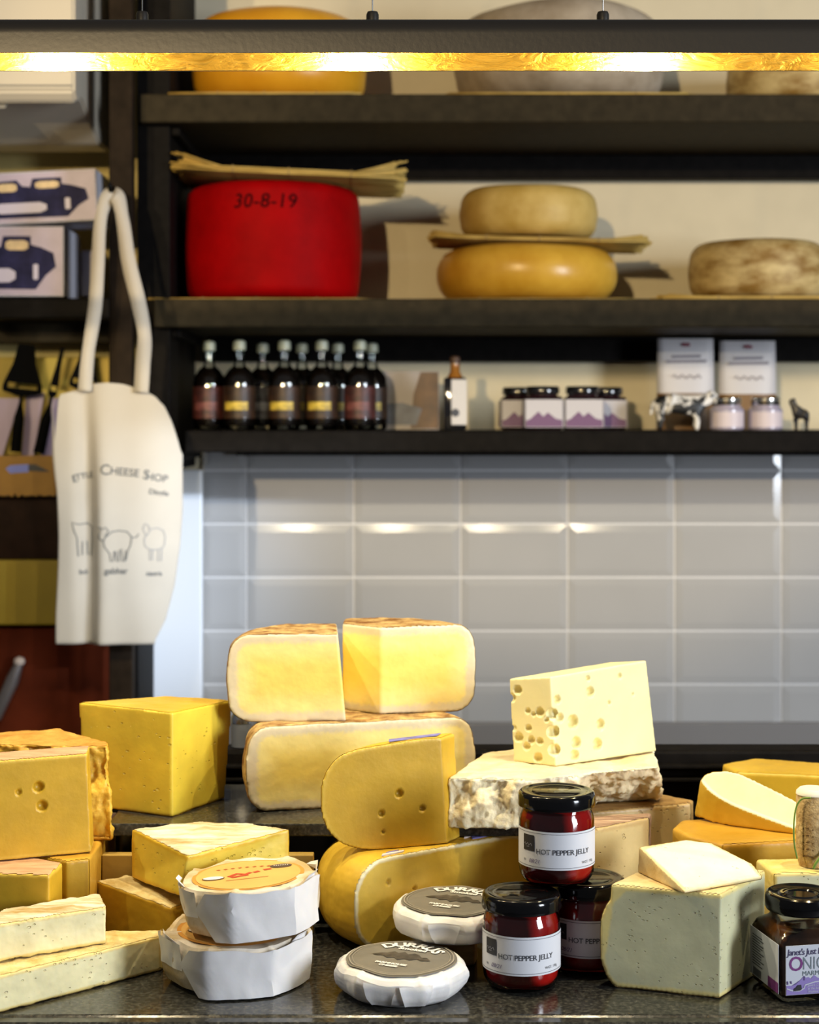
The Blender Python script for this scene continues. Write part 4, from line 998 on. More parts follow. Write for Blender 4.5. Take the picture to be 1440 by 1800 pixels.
# dark bridging piece
bsu = [V3((.012, 1.482, TZ+.0006)), V3((.056, 1.487, TZ+.0006)), V3((.060, 1.508, TZ+.0006)), V3((.02, 1.51, TZ+.0006))]
prism('cheese_slice', bsu, lift(bsu, TZ+.0240), 'rrrr', p_amber, r_wood, 'small dark rinded slice tucked under the upper grey labelled soft cheese', vox=.0014)

# --- crumbly pale wheel piece and the swiss block
D15 = SD-.0480; zt15 = CZ-D15
bs = [V3((.036, 1.580, 0)), V3((.10, 1.574, 0)), V3((.172, 1.68, 0)), V3((.250, 1.70, 0)), V3((.235, 1.775, 0)), V3((.105, 1.765, 0)), V3((.085, 1.69, 0))]
tp = [P(787, 1369, 1.58), P(912, 1366, 1.572), P(1040, 1362, 1.60), P(1158, 1347, 1.64), P(1146, 1328, 1.735), P(930, 1327, 1.73), P(850, 1333, 1.70)]
tp = [V3((p.x, p.y, zt15-.0035 if i == 3 else zt15-.0012)) for i, p in enumerate(tp)]
prism('cheese_wedge', lift(bs, DZ+.0012), tp, 'kkkkrrr', p_rough, rind('floury_rind', (.66, .50, .26), (.86, .76, .54), scale=18, rough=.7, bump=.7), 'pale crumbly broken cheese wedge under the block full of holes', topf='r', vox=.0017, crag=(.0065, 62), amp=.0012, rnd=1)
sA = G(977, 1347, D15); sR = G(1155, 1320, D15); sL = G(903, 1338, D15)
tA = P(967, 1190, sA.y); tR = P(1137, 1161, sR.y); tL = P(895, 1193, sL.y)
bk = sR+(sL-sA)*.9; tb3 = tR+(tL-tA)*.9
def fn(a_, b_, c_):
    n_ = (b_-a_).cross(c_-a_).normalized()
    return n_ if n_.y < 0 else -n_
nR = fn(sA, sR, tA); nL = fn(sA, sL, tA)
hs = [(onplane(x, y, sA, nR), nR, r*1.7/F) for x, y, r in ((1035, 1193, 5), (1039, 1217, 9), (980, 1230, 7.5), (1008, 1269, 12), (1057, 1274, 9.5), (1014, 1306, 10.5), (1051, 1309, 10.5), (1011, 1328, 9.5), (1092, 1189, 5), (1073, 1236, 4), (985, 1262, 8), (1115, 1221, 3))]
hs += [(onplane(x, y, sA, nL), nL, r*1.7/F) for x, y, r in ((910, 1213, 8), (928, 1250, 5), (949, 1252, 8), (938, 1256, 4), (912, 1296, 8.5), (929, 1280, 6), (934, 1301, 7), (949, 1303, 6.5), (926, 1312, 7), (946, 1332, 8.5), (961, 1265, 5), (903, 1280, 5))]
hs += [((sA*.62+tA*.38), (nL+nR).normalized(), .0062), ((sA*.42+tA*.58), (nL+nR).normalized(), .0055), ((sA*.82+tA*.18), (nL+nR).normalized(), .0058)]
hs += [(onplane(900, 1227, sA, nL), nL, .004)]
prism('cheese_block', [sA, sR, bk, sL], [tA, tR, tb3, tL], 'cccc', p_swiss, r_pale2, 'pale block full of round holes standing on the crumbly wedge', topf='c', botf='c', vox=.00115, holes=hs, rnd=2, amp=.00025)

# --- behind the jars
b16 = [V3((.142, 1.642, 0)), V3((.180, 1.655, 0)), V3((.278, 1.690, 0)), V3((.283, 1.705, 0)), V3((.240, 1.745, 0)), V3((.165, 1.760, 0)), V3((.142, 1.752, 0))]
prism('cheese_wedge', lift(b16, TZ+.0008), lift(b16, CZ-SD-.0012), 'ccrrrrr', p_beige, r_wood, 'tall cheese wedge with a fibrous brown top, right of the top jelly jar', vox=.0018, amp=.0006)
b17 = [V3((.140, 1.530, 0)), V3((.2228, 1.590, 0)), V3((.2290, 1.618, 0)), V3((.140, 1.590, 0))]
prism('cheese_wedge', lift(b17, TZ+.0008), [V3((.140, 1.530, Z(1468, 1.53))), V3((.2228, 1.590, Z(1437, 1.59))), V3((.2290, 1.618, Z(1430, 1.618))), V3((.140, 1.590, Z(1438, 1.59)))], 'crcc', p_beige, r_stripe,
      'beige cheese wedge with a ridged pinkish rind, directly behind the jelly jars', vox=.0015, amp=.0007)

# --- soft wedges in the middle left
F7 = P(300, 1597, 1.500); L7 = P(169, 1549, 1.560); B7 = P(222, 1538, 1.572); R7 = V3((-.180, 1.550, F7.z-.0005))
tp = [F7, R7, B7, L7]
prism('cheese_wedge', lift(tp, TZ+.0008), tp, 'crrc', p_ochre, r_crust2, 'ochre cheese wedge with a wrinkled pale top, under the crusty triangular wedge', vox=.0015, amp=.0012, cutamp=.0004)
A6 = P(330, 1505, 1.500); L6 = P(231, 1457, 1.560); B6 = P(350, 1444, 1.5735); B6b = P(430, 1446, 1.5735); R6 = P(509, 1458, 1.560)
zb6 = F7.z+.0105
tp = [A6, R6, B6b, B6, L6]
bs = [V3((p.x+dx_, p.y, zb6)) for p, dx_ in zip(tp, (-.008, .002, 0, 0, 0))]
bs[0].y += .0
prism('soft_cheese_wedge', bs, tp, 'crrrc', p_soft, r_crust, 'triangular soft cheese wedge with a streaky white crust on top', vox=.0014, amp=.0010, cutamp=.0003, rnd=3)

# --- right side
C8 = G(1266, 1757, CZ-TZ); L8 = G(1075, 1736, CZ-TZ)
u8 = V3((C8.x-L8.x, C8.y-L8.y, 0)).normalized(); n8 = V3((u8.y, -u8.x, 0))
crv = smoothpath([(1268, 1572, 0), (1200, 1575, 0), (1120, 1578, 0), (1082, 1580, 0), (1067, 1588, 0), (1058, 1610, 0), (1054, 1642, 0), (1055, 1676, 0), (1062, 1708, 0), (1078, 1732, 0), (1102, 1748, 0), (1142, 1755, 0), (1200, 1757, 0), (1266, 1757, 0)], 3)
face = [(p.x, p.y) for p in crv]
fp = [onplane(x, y, C8, n8) for x, y in face]
zt8 = fp[0].z
for p, (x, y) in zip(fp, face):
    if y < 1582: p.z = zt8
    elif y > 1753: p.z = TZ+.0008
    p.z = max(p.z, TZ+.0008)
D8 = CZ-zt8
slab_piece('cheese_block', fp, V3((.0520, .0740, 0)), n8, p_white, r_pale2, 'large whitish cheese block with tiny pits on the counter, right of the jelly jars', (len(fp)-1,), vox=.0014, amp=.0004, rnd=3)
b9 = [G(1203, 1573, D8), G(1340, 1548, D8), G(1322, 1535, D8), V3((.262, 1.515, zt8)), V3((.232, 1.522, zt8)), G(1122, 1535, D8)]
t9 = [b9[0]+V3((0, 0, .003)), b9[1]+V3((0, 0, .004)), b9[2]+V3((0, 0, .008)), P(1252, 1483, 1.515), P(1207, 1477, 1.522), P(1124, 1490, b9[5].y)]
for p in b9: p.z += .0010
for p in t9: p.z += .0004
prism('cheese_wedge', b9, t9, 'crrrrr', p_ivory, r_pale2, 'small ivory wedge lying on the large whitish block', topf='c', vox=.0011, amp=.0003, rnd=2)
# gouda block and the slanting piece on it
b21 = [P(1272, 1484, 1.552), V3((.395, 1.575, 0)), V3((.395, 1.66, 0)), V3((.305, 1.66, 0)), V3((.262, 1.645, 0)), V3((.249, 1.615, 0)), V3((.258, 1.585, 0))]
zt21 = P(1272, 1484, 1.552).z
t21 = lift(b21, zt21)
prism('cheese_block', lift(b21, TZ+.0008), t21, 'ccrrrrr', p_amber, r_owax, 'deep yellow block with a smooth rind under the slanting yellow piece', vox=.0016, rnd=9, amp=.0004)
fc = [(1232, 1371), (1240, 1361), (1252, 1356), (1276, 1354), (1300, 1359), (1355, 1385), (1410, 1413), (1398, 1457), (1345, 1438), (1290, 1416), (1262, 1401), (1245, 1388)]
pp_ = P(1400, 1456, 1.585); pn_ = V3((-.10, -.62, .78)).normalized()
fp = [onplane(x, y, pp_, pn_) for x, y in fc]
down = V3((-.004, .012, -.030)); zmin = zt21+.0012
bm = B(); va = [bm.verts.new(p) for p in fp]
lowp = [p+down*(1.0 if p.z+down.z > zmin else max(.05, (p.z-zmin)/.030)) for p in fp]
for p in lowp: p.z = max(p.z, zmin)
for p, f_ in zip(lowp, fp): p.z = zmin if f_.x < .285 else max(zmin, p.z)
vb2 = [bm.verts.new(p) for p in lowp]
bmesh.ops.triangulate(bm, faces=[bm.faces.new(va), bm.faces.new(vb2[::-1])])
for i in range(len(fp)):
    j = (i+1) % len(fp); bm.faces.new((va[i], vb2[i], vb2[j], va[j]))
pls = [(fp[0], pn_, 'c')]
cen = sum(fp+lowp, V3())/(2*len(fp))
for i in range(len(fp)):
    j = (i+1) % len(fp); nx = (fp[j]-fp[i]).cross(lowp[i]-fp[i])
    if nx.length < 1e-9: continue
    nx.normalize(); 
    if nx.dot((fp[i]+fp[j])/2-cen) < 0: nx = -nx
    pls.append(((fp[i]+fp[j]+lowp[i]+lowp[j])/4, nx, 'r'))
pls.append((lowp[0], V3((0, 0, -1)), 'r'))
org = sum(lowp, V3())/len(lowp); org.z = zmin
finish_cheese('cheese_piece', bm, pls, None, p_young if False else paste('light_gouda_paste', (.88, .74, .30), (.90, .80, .46), bw=.003, seed=16), r_ywax,
              'slanting pale yellow piece with a golden rind resting on the deep yellow block', org, vox=.0012, rnd=3, amp=.0003)
b22 = [P(1296, 1420, 1.76), V3((.45, 1.735, 0)), V3((.45, 1.80, 0)), V3((.37, 1.83, 0)), V3((.33, 1.80, 0))]
prism('cheese_wedge', lift(b22, TZ+.0008), [V3((p.x, p.y, Z(1356, 1.76)-.0005)) for p in b22], 'crrrr', p_gouda, r_ywax, 'broad yellow cheese wedge furthest back at the right edge', vox=.0022)
b23 = [V3((.318, 1.488, 0)), V3((.40, 1.492, 0)), V3((.40, 1.540, 0)), V3((.312, 1.535, 0))]
zt23 = Z(1529, 1.50)
prism('cheese_wedge', lift(b23, TZ+.0008), lift(b23, zt23), 'ccrr', p_cream, rind('bright_rind', (.74, .56, .12), (.86, .72, .34), scale=30, rough=.5, bump=.4), 'low pale cheese wedge behind the onion marmalade jar', vox=.0016, amp=.0006)
ck = thing('cork_stopper', 'tall printed cork tied with green string at the right edge of the picture', 'cork', (X(1430, 1.512), 1.512, zt23+.0014))
hck = (1522-1388)*1.512/F
add('cork_body', lathe(B(), [(.0001, 0), (.0125, 0), (.0140, .006), (.0150, .012), (.0150, hck*.9), (.0125, hck-.001), (.010, hck), (.0001, hck)], n=40, cap=False), rind('cork_grain', (.34, .19, .06), (.66, .46, .20), scale=110, rough=.7, bump=1, bscale=300), parent=ck, smooth=40, local=True)
cap = add('cork_cap', lathe(B(), [(.0152, hck*.93), (.0148, hck*.97), (.012, hck+.0006), (.0001, hck+.001)], n=40, cap=False), mat('pale_wax', (.80, .74, .60), .5), parent=ck, smooth=40, local=True)
cyl = lambda u, v: V3((.01515*sin(v/.015-.55), -.01515*cos(v/.015-.55), u))
for k, tx_ in enumerate(('SHERIDANS', 'GALWAY')):
    pass
add('stamp', lines_bm([[(.010+.006*i, -.005), (.011+.006*i, .000), (.010+.006*i, .005)] for i in range(5)], .0012, cyl), mat('burnt_print', (.16, .08, .02), .7), parent=ck, local=True)
gs = mat('green_string', (.16, .26, .03), .6)
add('string', tube(B(), smoothpath([(-.006, -.016, hck*.93), (-.013, -.012, hck*.90), (-.0175, -.010, hck*.78), (-.0195, -.010, hck*.55), (-.0190, -.010, hck*.30), (-.0165, -.010, .008)]), .0008, 8), gs, parent=ck, smooth=1, local=True)
add('string', tube(B(), smoothpath([(.012, -.016, hck*.34), (.004, -.0175, hck*.20), (-.002, -.018, .006), (-.004, -.018, .0012)]), .0012, 8), gs, parent=ck, smooth=1, local=True)

# ================================================================ wrapped soft cheeses
m_paper = mat('waxed_white_paper', (.80, .77, .74), .42, bump=.35, bscale=90, sss=.2)
def wrapped(name, c, Rr, h, label, seed, nf, style, tilt=(0, 0), foot=.80, pm=None):
    rs = random.Random(seed)
    t = thing(name, label, 'soft cheese', c, 0)
    t.rotation_euler = (tilt[0], tilt[1], 0)
    angs = sorted([2*pi*i/nf+rs.uniform(-.22, .22) for i in range(nf)]); amp_ = [rs.uniform(.6, 1.2) for _ in angs]
    def md(a, r, z):
        k = min(1, max(0, (r/Rr-.6)/.4)); zz = z/h; w_ = k*max(0, 1-max(0, zz-.55)/.45) if style == 'd' else k
        # facets between fold lines
        d = min(min(abs(a-b2), 2*pi-abs(a-b2)) for b2 in angs)
        j = min(range(nf), key=lambda i: min(abs(a-angs[i]), 2*pi-abs(a-angs[i])))
        ridge = math.exp(-(d/.05)**2)*amp_[j]
        flat = (cos(min(d, pi/nf))-1)*.35
        flat2 = -(1-cos(pi/nf))*.0+ -.045*(1-math.exp(-(d/.20)**2))
        wr = noise.noise(V3((cos(a)*3+seed, sin(a)*3, z*40)))*.018+noise.noise(V3((cos(a)*9, sin(a)*9+seed, z*90)))*.008
        rr = r*(1+w_*(flat2+.022*ridge+wr)) if r > .002 else r
        z2 = z+(k*(.0016*ridge+.0035*noise.noise(V3((cos(a)*2.2, sin(a)*2.2, seed*1.7))))*(1 if zz > .5 else -.15) if zz > .15 else 0)
        return rr, z2
    if style == 'd': pr = [(.001, 0), (Rr*foot, 0), (Rr*.90, h*.14), (Rr*.975, h*.34), (Rr, h*.52), (Rr*.995, h*.66), (Rr*.965, h*.82), (Rr*.90, h*.94), (Rr*.82, h*.985), (Rr*.5, h*1.0), (.001, h)]
    else: pr = [(.001, 0), (Rr*foot, 0), (Rr*.90, h*.07), (Rr*.965, h*.25), (Rr*.99, h*.5), (Rr*1.0, h*.72), (Rr*.99, h*.88), (Rr*.955, h*.965), (Rr*.88, h*.965), (Rr*.78, h*.955), (Rr*.5, h*.955), (.001, h*.955)]
    fine = []
    for i in range(len(pr)-1):
        for k in range(3): fine.append(tuple(pr[i][j]+(pr[i+1][j]-pr[i][j])*k/3 for j in (0, 1)))
    fine.append(pr[-1])
    add('paper_wrap', lathe(B(), fine, n=180, cap=False, mod=md), pm or m_paper, parent=t, smooth=28, local=True)
    return t, md, fine
m_grey = mat('grey_label', (.17, .155, .13), .5, nscale=90, nvar=.06)
m_wt = mat('white_print', (.82, .80, .76), .5); m_dk = mat('charcoal_print', (.055, .045, .035), .55, nscale=160, nvar=.5)
def durrus(c, Rr, h, label, seed, rz):
    t, md, pr = wrapped('wrapped_soft_cheese', c, Rr, h, label, seed, 9, 'd', foot=.78)
    t['group'] = 'soft cheeses in white paper'
    def top(u, v, dz=.0021):
        u2 = u*cos(rz)-v*sin(rz); v2 = u*sin(rz)+v*cos(rz); r = math.hypot(u2, v2)
        k = min(1, max(0, (r/Rr-.6)/.4)); zf = h*(1-.015*max(0, (r/Rr-.5)/.32))
        return V3((u2, v2, zf+dz+k*.0035*noise.noise(V3((u2/max(r, 1e-5)*2.2, v2/max(r, 1e-5)*2.2, seed*1.7)))))
    RL = Rr*.83; bm = B(); rings = []
    for i in range(13):
        rr = RL*i/12
        rings.append([bm.verts.new(top(rr*cos(2*pi*k/72), rr*sin(2*pi*k/72), .0012)) for k in range(72)] if i else [bm.verts.new(top(0, 0, .0012))])
    for k in range(72): bm.faces.new((rings[0][0], rings[1][k], rings[1][(k+1) % 72]))
    for i in range(1, 12):
        for k in range(72): bm.faces.new((rings[i][k], rings[i+1][k], rings[i+1][(k+1) % 72], rings[i][(k+1) % 72]))
    lb = add('round_label', bm, m_grey, parent=t, smooth=1, local=True)
    circ = lambda r, n=72: [(r*cos(2*pi*i/n), r*sin(2*pi*i/n)) for i in range(n+1)]
    add('rim_print', lines_bm([circ(RL*.94)], .0010, top), mat('tan_print2', (.34, .30, .24), .5), parent=lb, local=True)
    add('rim_print', lines_bm([circ(RL*.88)], .0004, top), mat('tan_print2', (0, 0, 0)), parent=lb, local=True)
    # arched name
    bm = B(); word = 'DURRUS'
    for i, ch in enumerate(word):
        th = pi/2-(i-2.5)*.30; rr = RL*.70
        def f(u, v, th=th): return top((rr+v)*cos(th)+u*sin(th), (rr+v)*sin(th)-u*cos(th))
        join(bm, text_bm(ch, RL*.34, f, bold=.0006))
    add('lettering', bm, m_wt, parent=lb, local=True)
    add('lettering', text_bm('Smoked', RL*.17, lambda u, v: top(u+RL*.02, RL*.46+v), bold=.0003), m_wt, parent=lb, local=True)
    add('lettering', text_bm('FARMHOUSE', RL*.105, lambda u, v: top(u-RL*.02, -RL*.42+v), bold=.0003), m_wt, parent=lb, local=True)
    add('lettering', text_bm('CHEESE', RL*.105, lambda u, v: top(u-RL*.02, -RL*.54+v), bold=.0003), m_wt, parent=lb, local=True)
    hill = [(-.58, -.02), (-.45, .10), (-.34, .14), (-.25, .26), (-.15, .20), (-.06, .30), (.04, .20), (.14, .28), (.24, .24), (.34, .12), (.44, .14), (.56, .0), (.40, -.06), (.30, .02), (.20, -.10), (.08, -.06), (-.02, -.16), (-.12, -.05), (-.24, -.12), (-.36, -.02), (-.46, -.06)]
    bm = B(); f_ = bm.faces.new([bm.verts.new(top(a_*RL, b_*RL, .0017)) for a_, b_ in hill]); bmesh.ops.triangulate(bm, faces=[f_])
    add('mountain_print', bm, m_dk, parent=lb, local=True)
    # loose paper flap
    for a0 in ((-1.9, -1.35) if seed == 3 else (-1.75, -1.2, -.75)):
        bm = B(); gr = {}
        for i in range(9):
            for j in range(7):
                a_ = a0+(i/8-.5)*.50*(1-.35*j/6); zz = h*(.80-.70*j/6); 
                idx = min(range(len(pr)), key=lambda k_: abs(pr[k_][1]-zz)+(9 if pr[k_][0] < Rr*.7 else 0)); r0 = pr[idx][0]
                r1, z1_ = md(a_ % (2*pi), r0, zz); r1 = r1+.0008+.0016*(abs(i/8-.5)*2)**3+(.0008 if j == 6 else 0)
                gr[i, j] = bm.verts.new((r1*cos(a_), r1*sin(a_), max(.0005, z1_)))
        for i in range(8):
            for j in range(6): bm.faces.new((gr[i, j], gr[i, j+1], gr[i+1, j+1], gr[i+1, j]))
        add('paper_flap', bm, m_paper, parent=t, smooth=1, local=True)
    return t
durrus((X(706, 1.424), 1.424, TZ+.0005), .0560, .0255, 'front soft cheese in white paper with a grey round label, on the counter', 3, -.42)
durrus((X(798, 1.502), 1.502, TZ+.0268), .0560, .0255, 'soft cheese in white paper with a grey label, tucked behind the front one', 6, -.42)

m_orl = mat('orange_label', (.72, .42, .12), .5, nscale=30, nvar=.08); m_ord = mat('orange_label_rim', (.62, .28, .05), .5); m_redp = mat('red_print', (.50, .05, .02), .5)
m_paper2 = mat('folded_white_paper', (.84, .81, .79), .5, bump=.3, bscale=70, sss=.15)
m_papert = rind('see_through_paper', (.50, .36, .17), (.80, .72, .60), scale=22, rough=.42, bump=.4, bscale=80, contrast=.12)
def orangecheese(c, Rr, h, label, seed, tilt, rz=0, ears=()):
    t, md, pr = wrapped('wrapped_soft_cheese', c, Rr, h, label, seed, 7, 'c', tilt, foot=.80, pm=m_papert)
    t['group'] = 'soft cheeses in white paper'
    def top(u, v, dz=.0010):
        u2 = u*cos(rz)-v*sin(rz); v2 = u*sin(rz)+v*cos(rz); return V3((u2, v2, h*.955+dz))
    RL = Rr*.80
    for nm, r_, m_, dz in (('round_label', RL, m_ord, .0004), ('label_field', RL*.93, m_orl, .0007)):
        bm = B(); bm.faces.new([bm.verts.new(top(r_*cos(2*pi*k/72), r_*sin(2*pi*k/72), dz)) for k in range(72)])
        if nm == 'round_label': lb = add(nm, bm, m_, parent=t, local=True)
        else: add(nm, bm, m_, parent=lb, local=True)
    rs = random.Random(seed)
    add('red_picture', lines_bm([[(-RL*.35, -.004), (-RL*.2, .004), (-RL*.05, .000), (RL*.05, .005)], [(-RL*.30, -.007), (-RL*.1, -.003), (RL*.0, -.002)], [(RL*.1, .004), (RL*.2, .007)], [(RL*.28, .010), (RL*.42, .012)]], .0042, top), m_redp, parent=lb, local=True)
    add('lettering', lines_bm([[(RL*(-.55+.13*i), RL*(.42+.05*math.sin(i*.4))), (RL*(-.50+.13*i), RL*(.46+.05*math.sin(i*.4)))] for i in range(9)], .0028, top), mat('rust_print', (.45, .12, .03), .5), parent=lb, local=True)
    add('lettering', lines_bm([[(-RL*.4, -RL*.33), (RL*.35, -RL*.26)]], .0010, top), mat('rust_print', (0, 0, 0)), parent=lb, local=True)
    for (cx, cy, m_, nm) in ((RL*.60, RL*.38, mat('dark_oval', (.07, .04, .04), .5), 'oval_mark'), (-RL*.62, -RL*.12, mat('dark_ring', (.20, .12, .06), .5), 'oval_mark')):
        bm = B(); bm.faces.new([bm.verts.new(top(cx+RL*.20*cos(2*pi*k/36), cy+RL*.12*sin(2*pi*k/36), .0012)) for k in range(36)]); ov = add(nm, bm, m_, parent=lb, local=True)
    bm = B(); bm.faces.new([bm.verts.new(top(-RL*.62+RL*.18*cos(2*pi*k/36), -RL*.12+RL*.10*sin(2*pi*k/36), .0015)) for k in range(36)]); add('oval_mark', bm, m_wt, parent=lb, local=True)
    add('oval_lettering', lines_bm([[(RL*(.47+.04*i), RL*.36), (RL*(.485+.04*i), RL*.41)] for i in range(7)], .0008, lambda u, v: top(u, v, .0016)), m_wt, parent=lb, local=True)
    # broad folded sheet over the front, its left edge cut on the slant
    def sheet(a0, a1, zt_, zb_, slant, off, nm='paper_flap', nf_=7, push=.004):
        bm = B(); gr = {}; NI, NJ = 34, 8; knots = [rs.uniform(-1, 1) for _ in range(nf_+2)]
        for i in range(NI+1):
            for j in range(NJ+1):
                u = i/NI; v = j/NJ; a_ = a0+(a1-a0)*u+slant*(abs(v-.38)-.38)*(1-u)**2
                k = u*nf_; kk = int(min(nf_-1, k)); fr_ = k-kk; kn = knots[kk]*(1-fr_)+knots[kk+1]*fr_
                zz = h*(zt_+(zb_-zt_)*v)+.0015*kn*(1-v)
                r0 = Rr*(1.01-.05*v) ; d_ = off+.0016*kn*sin(pi*v)+push*max(0, v-.75)*(1-u)**3
                r1, z1_ = md(a_ % (2*pi), r0, zz)
                r1 = max(r1, r0*.955)+d_+.0012*abs(noise.noise(V3((a_*5, zz*60, seed))))
                gr[i, j] = bm.verts.new((r1*cos(a_), r1*sin(a_), max(.0006, z1_)))
        for i in range(NI):
            for j in range(NJ): bm.faces.new((gr[i, j], gr[i, j+1], gr[i+1, j+1], gr[i+1, j]))
        return add(nm, bm, m_paper2, parent=t, smooth=25, local=True)
    sheet(-pi/2-.55, -pi/2+1.45, .95, .02, .55, .0022)
    sheet(-pi/2-1.5, -pi/2-.75, .97, .42, -.3, .0014, nf_=4)
    # standing corners of the wrapper around the top
    for a_ in ears:
        bm = B(); p_ = []
        for k, (da, dr_, dz) in enumerate(((-.30, .96, .93), (0, 1.0, .90), (.34, .95, .93), (.24, .99, 1.0), (.06, 1.03, 1.07), (-.18, .99, 1.045))):
            p_.append(V3((Rr*dr_*cos(a_+da), Rr*dr_*sin(a_+da), h*dz)))
        vs = [bm.verts.new(p) for p in p_]; c_ = bm.verts.new(V3((Rr*.985*cos(a_), Rr*.985*sin(a_), h*1.01)))
        for k in range(6): bm.faces.new((vs[k], vs[(k+1) % 6], c_))
        add('paper_corner', bm, m_paper2, parent=t, local=True)
    return t
orangecheese((-.1475, 1.458, TZ+.0006), .0635, .0430, 'lower soft cheese of the paper wrapped pair with the orange label', 12, (0, 0), .1, ears=(-2.75, -.35))
orangecheese((-.1355, 1.458, TZ+.0465), .0600, .0425, 'upper soft cheese in white paper with an orange round label and red print', 17, (.0, -.055), .12, ears=(-2.95, .25, -.25))

# ================================================================ jelly jars
m_jelly = mat('red_jelly', (.34, .007, .005), .10, spec=.5, nscale=30, nvar=.35, coat=.3, sss=.4)
m_lid = mat('gloss_black_lid2', (.003, .003, .0035), .10, spec=.4)
m_lab = mat('label_paper', (.74, .74, .77), .5)
m_ink = mat('label_ink', (.05, .055, .07), .5)
def jelly(loc, rz, label):
    t = thing('jelly_jar', label, 'jar', (0, 0, 0), 0, 'hot pepper jelly jars'); r = .0325; h = .0775
    add('glass_body', lathe(B(), [(.0001, .0004), (.024, .0004), (.029, .0025), (r-.0006, .008), (r, .013), (r, .054), (r-.001, .058), (.0300, .0615), (.0292, .0635), (.0292, .066)], n=64, cap=False), glass('jar_glass', (.97, .97, .97)), parent=t, smooth=1, local=True)
    add('jelly', lathe(B(), [(.0001, .003), (.023, .0032), (.028, .005), (.0306, .0095), (.0310, .014), (.0310, .0535), (.0298, .0575), (.0285, .0610), (.0280, .0625), (.0001, .0628)], n=64, cap=False), m_jelly, parent=t, smooth=1, local=True)
    add('lid', lathe(B(), [(.0315, .0650), (.0334, .0655), (.0338, .0675), (.0334, .0700), (.0334, .0735), (.0326, .0765), (.0308, .0778), (.0285, .0778), (.0272, .0770), (.0215, .0768), (.0208, .0772), (.0001, .0772)], n=72, cap=False), m_lid, parent=t, smooth=40, local=True)
    A = 1.52; rl = r+.0005
    bm = B(); n = 60; z0, z1 = .0165, .0485
    v0 = [(bm.verts.new((rl*sin(-A+2*A*i/n), -rl*cos(-A+2*A*i/n), z0)), bm.verts.new((rl*sin(-A+2*A*i/n), -rl*cos(-A+2*A*i/n), z1))) for i in range(n+1)]
    for i in range(n): bm.faces.new((v0[i][0], v0[i+1][0], v0[i+1][1], v0[i][1]))
    lb = add('label', bm, m_lab, parent=t, smooth=1, local=True)
    W = lambda u, v, d=.0009: V3(((r+d)*sin(u/r), -(r+d)*cos(u/r), (z0+z1)/2+v))
    hw = A*r-.0022; hv = (z1-z0)/2-.0018
    rect = [(-hw+2*hw*i/30, -hv) for i in range(31)]+[(hw, -hv+2*hv*i/6) for i in range(7)]+[(hw-2*hw*i/30, hv) for i in range(31)]+[(-hw, hv-2*hv*i/6) for i in range(7)]
    add('border_print', lines_bm([rect], .00035, W), m_ink, parent=lb, local=True)
    bm = B(); gr = [[bm.verts.new(W(-.0355+.0125*i/8, -.0015+.0135*j)) for j in (0, 1)] for i in range(9)]
    for i in range(8): bm.faces.new((gr[i][0], gr[i+1][0], gr[i+1][1], gr[i][1]))
    lg = add('square_logo', bm, mat('logo_black', (.012, .012, .016), .5), parent=lb, local=True)
    add('logo_script', lines_bm([[(-.0340+.0011*i, .0040+.0012*math.sin(i*2.1)) for i in range(9)], [(-.031, .0018), (-.028, .0020)]], .0005, lambda u, v: W(u, v, .0013)), mat('logo_grey', (.30, .30, .34), .5), parent=lg, local=True)
    add('lettering', text_bm('HOT PEPPER JELLY', .0062, lambda u, v: W(u+.0030, v-.0012), bold=.00004, spacing=.96), m_ink, parent=lb, local=True)
    add('lettering', text_bm('BB', .0026, lambda u, v: W(u-.0340, v-.0098)), m_ink, parent=lb, local=True)
    add('lettering', text_bm('WGT. 198g', .0030, lambda u, v: W(u+.0265, v-.0105)), m_ink, parent=lb, local=True)
    add('handwriting', text_bm('08/21', .0048, lambda u, v: W(u-.0235, v-.0098), shear=.35), mat('pen_violet', (.12, .08, .22), .5), parent=lb, local=True)
    t.location = loc; t.rotation_euler = (0, 0, rz); return t
zj_ = .0775
jelly((.0945, 1.440, TZ+.0004), -.03, 'front jelly jar standing on the counter beside the grey labelled soft cheese')
jelly((.1545, 1.486, TZ+.0004), .06, 'jelly jar half hidden between the front jar and the whitish block')
jelly((.1270, 1.474, TZ+zj_+.0012), .02, 'jelly jar stacked on the other two jelly jars')

# square onion marmalade jar
mj = thing('marmalade_jar', 'square onion marmalade jar with a purple hills label, lower right corner', 'jar', (0, 0, 0), 0)
a = .0325; hb = .058
def sq(a_, c_, n=6):
    o = []
    for k, (sx, sy) in enumerate(((1, -1), (1, 1), (-1, 1), (-1, -1))):
        for i in range(n+1):
            th = -pi/2+k*pi/2+pi/2*i/n; o.append((sx*(a_-c_)+c_*cos(th), sy*(a_-c_)+c_*sin(th)))
    return o
def sqloft(levels):
    bm = B(); rg = [[bm.verts.new((x, y, z)) for x, y in sq(a_, c_)] for (a_, c_, z) in levels]
    for i in range(len(rg)-1):
        for k in range(len(rg[0])):
            k2 = (k+1) % len(rg[0]); bm.faces.new((rg[i][k], rg[i][k2], rg[i+1][k2], rg[i+1][k]))
    bm.faces.new(rg[0][::-1]); bm.faces.new(rg[-1]); return bm
add('glass_body', sqloft([(a-.004, .006, .0004), (a-.001, .007, .003), (a, .007, .006), (a, .007, hb-.010), (a-.002, .010, hb-.004), (a-.006, .020, hb+.001), (.0262, .0261, hb+.004), (.0258, .0257, hb+.013)]), glass('jar_glass', (1, 1, 1)), parent=mj, smooth=35, local=True)
add('marmalade', sqloft([(a-.005, .006, .003), (a-.0025, .007, .006), (a-.002, .007, hb-.010), (a-.0035, .010, hb-.005), (a-.0075, .019, hb-.000)]), mat('brown_marmalade', (.085, .030, .006), .15, nscale=60, nvar=.6, coat=.4), parent=mj, smooth=35, local=True)
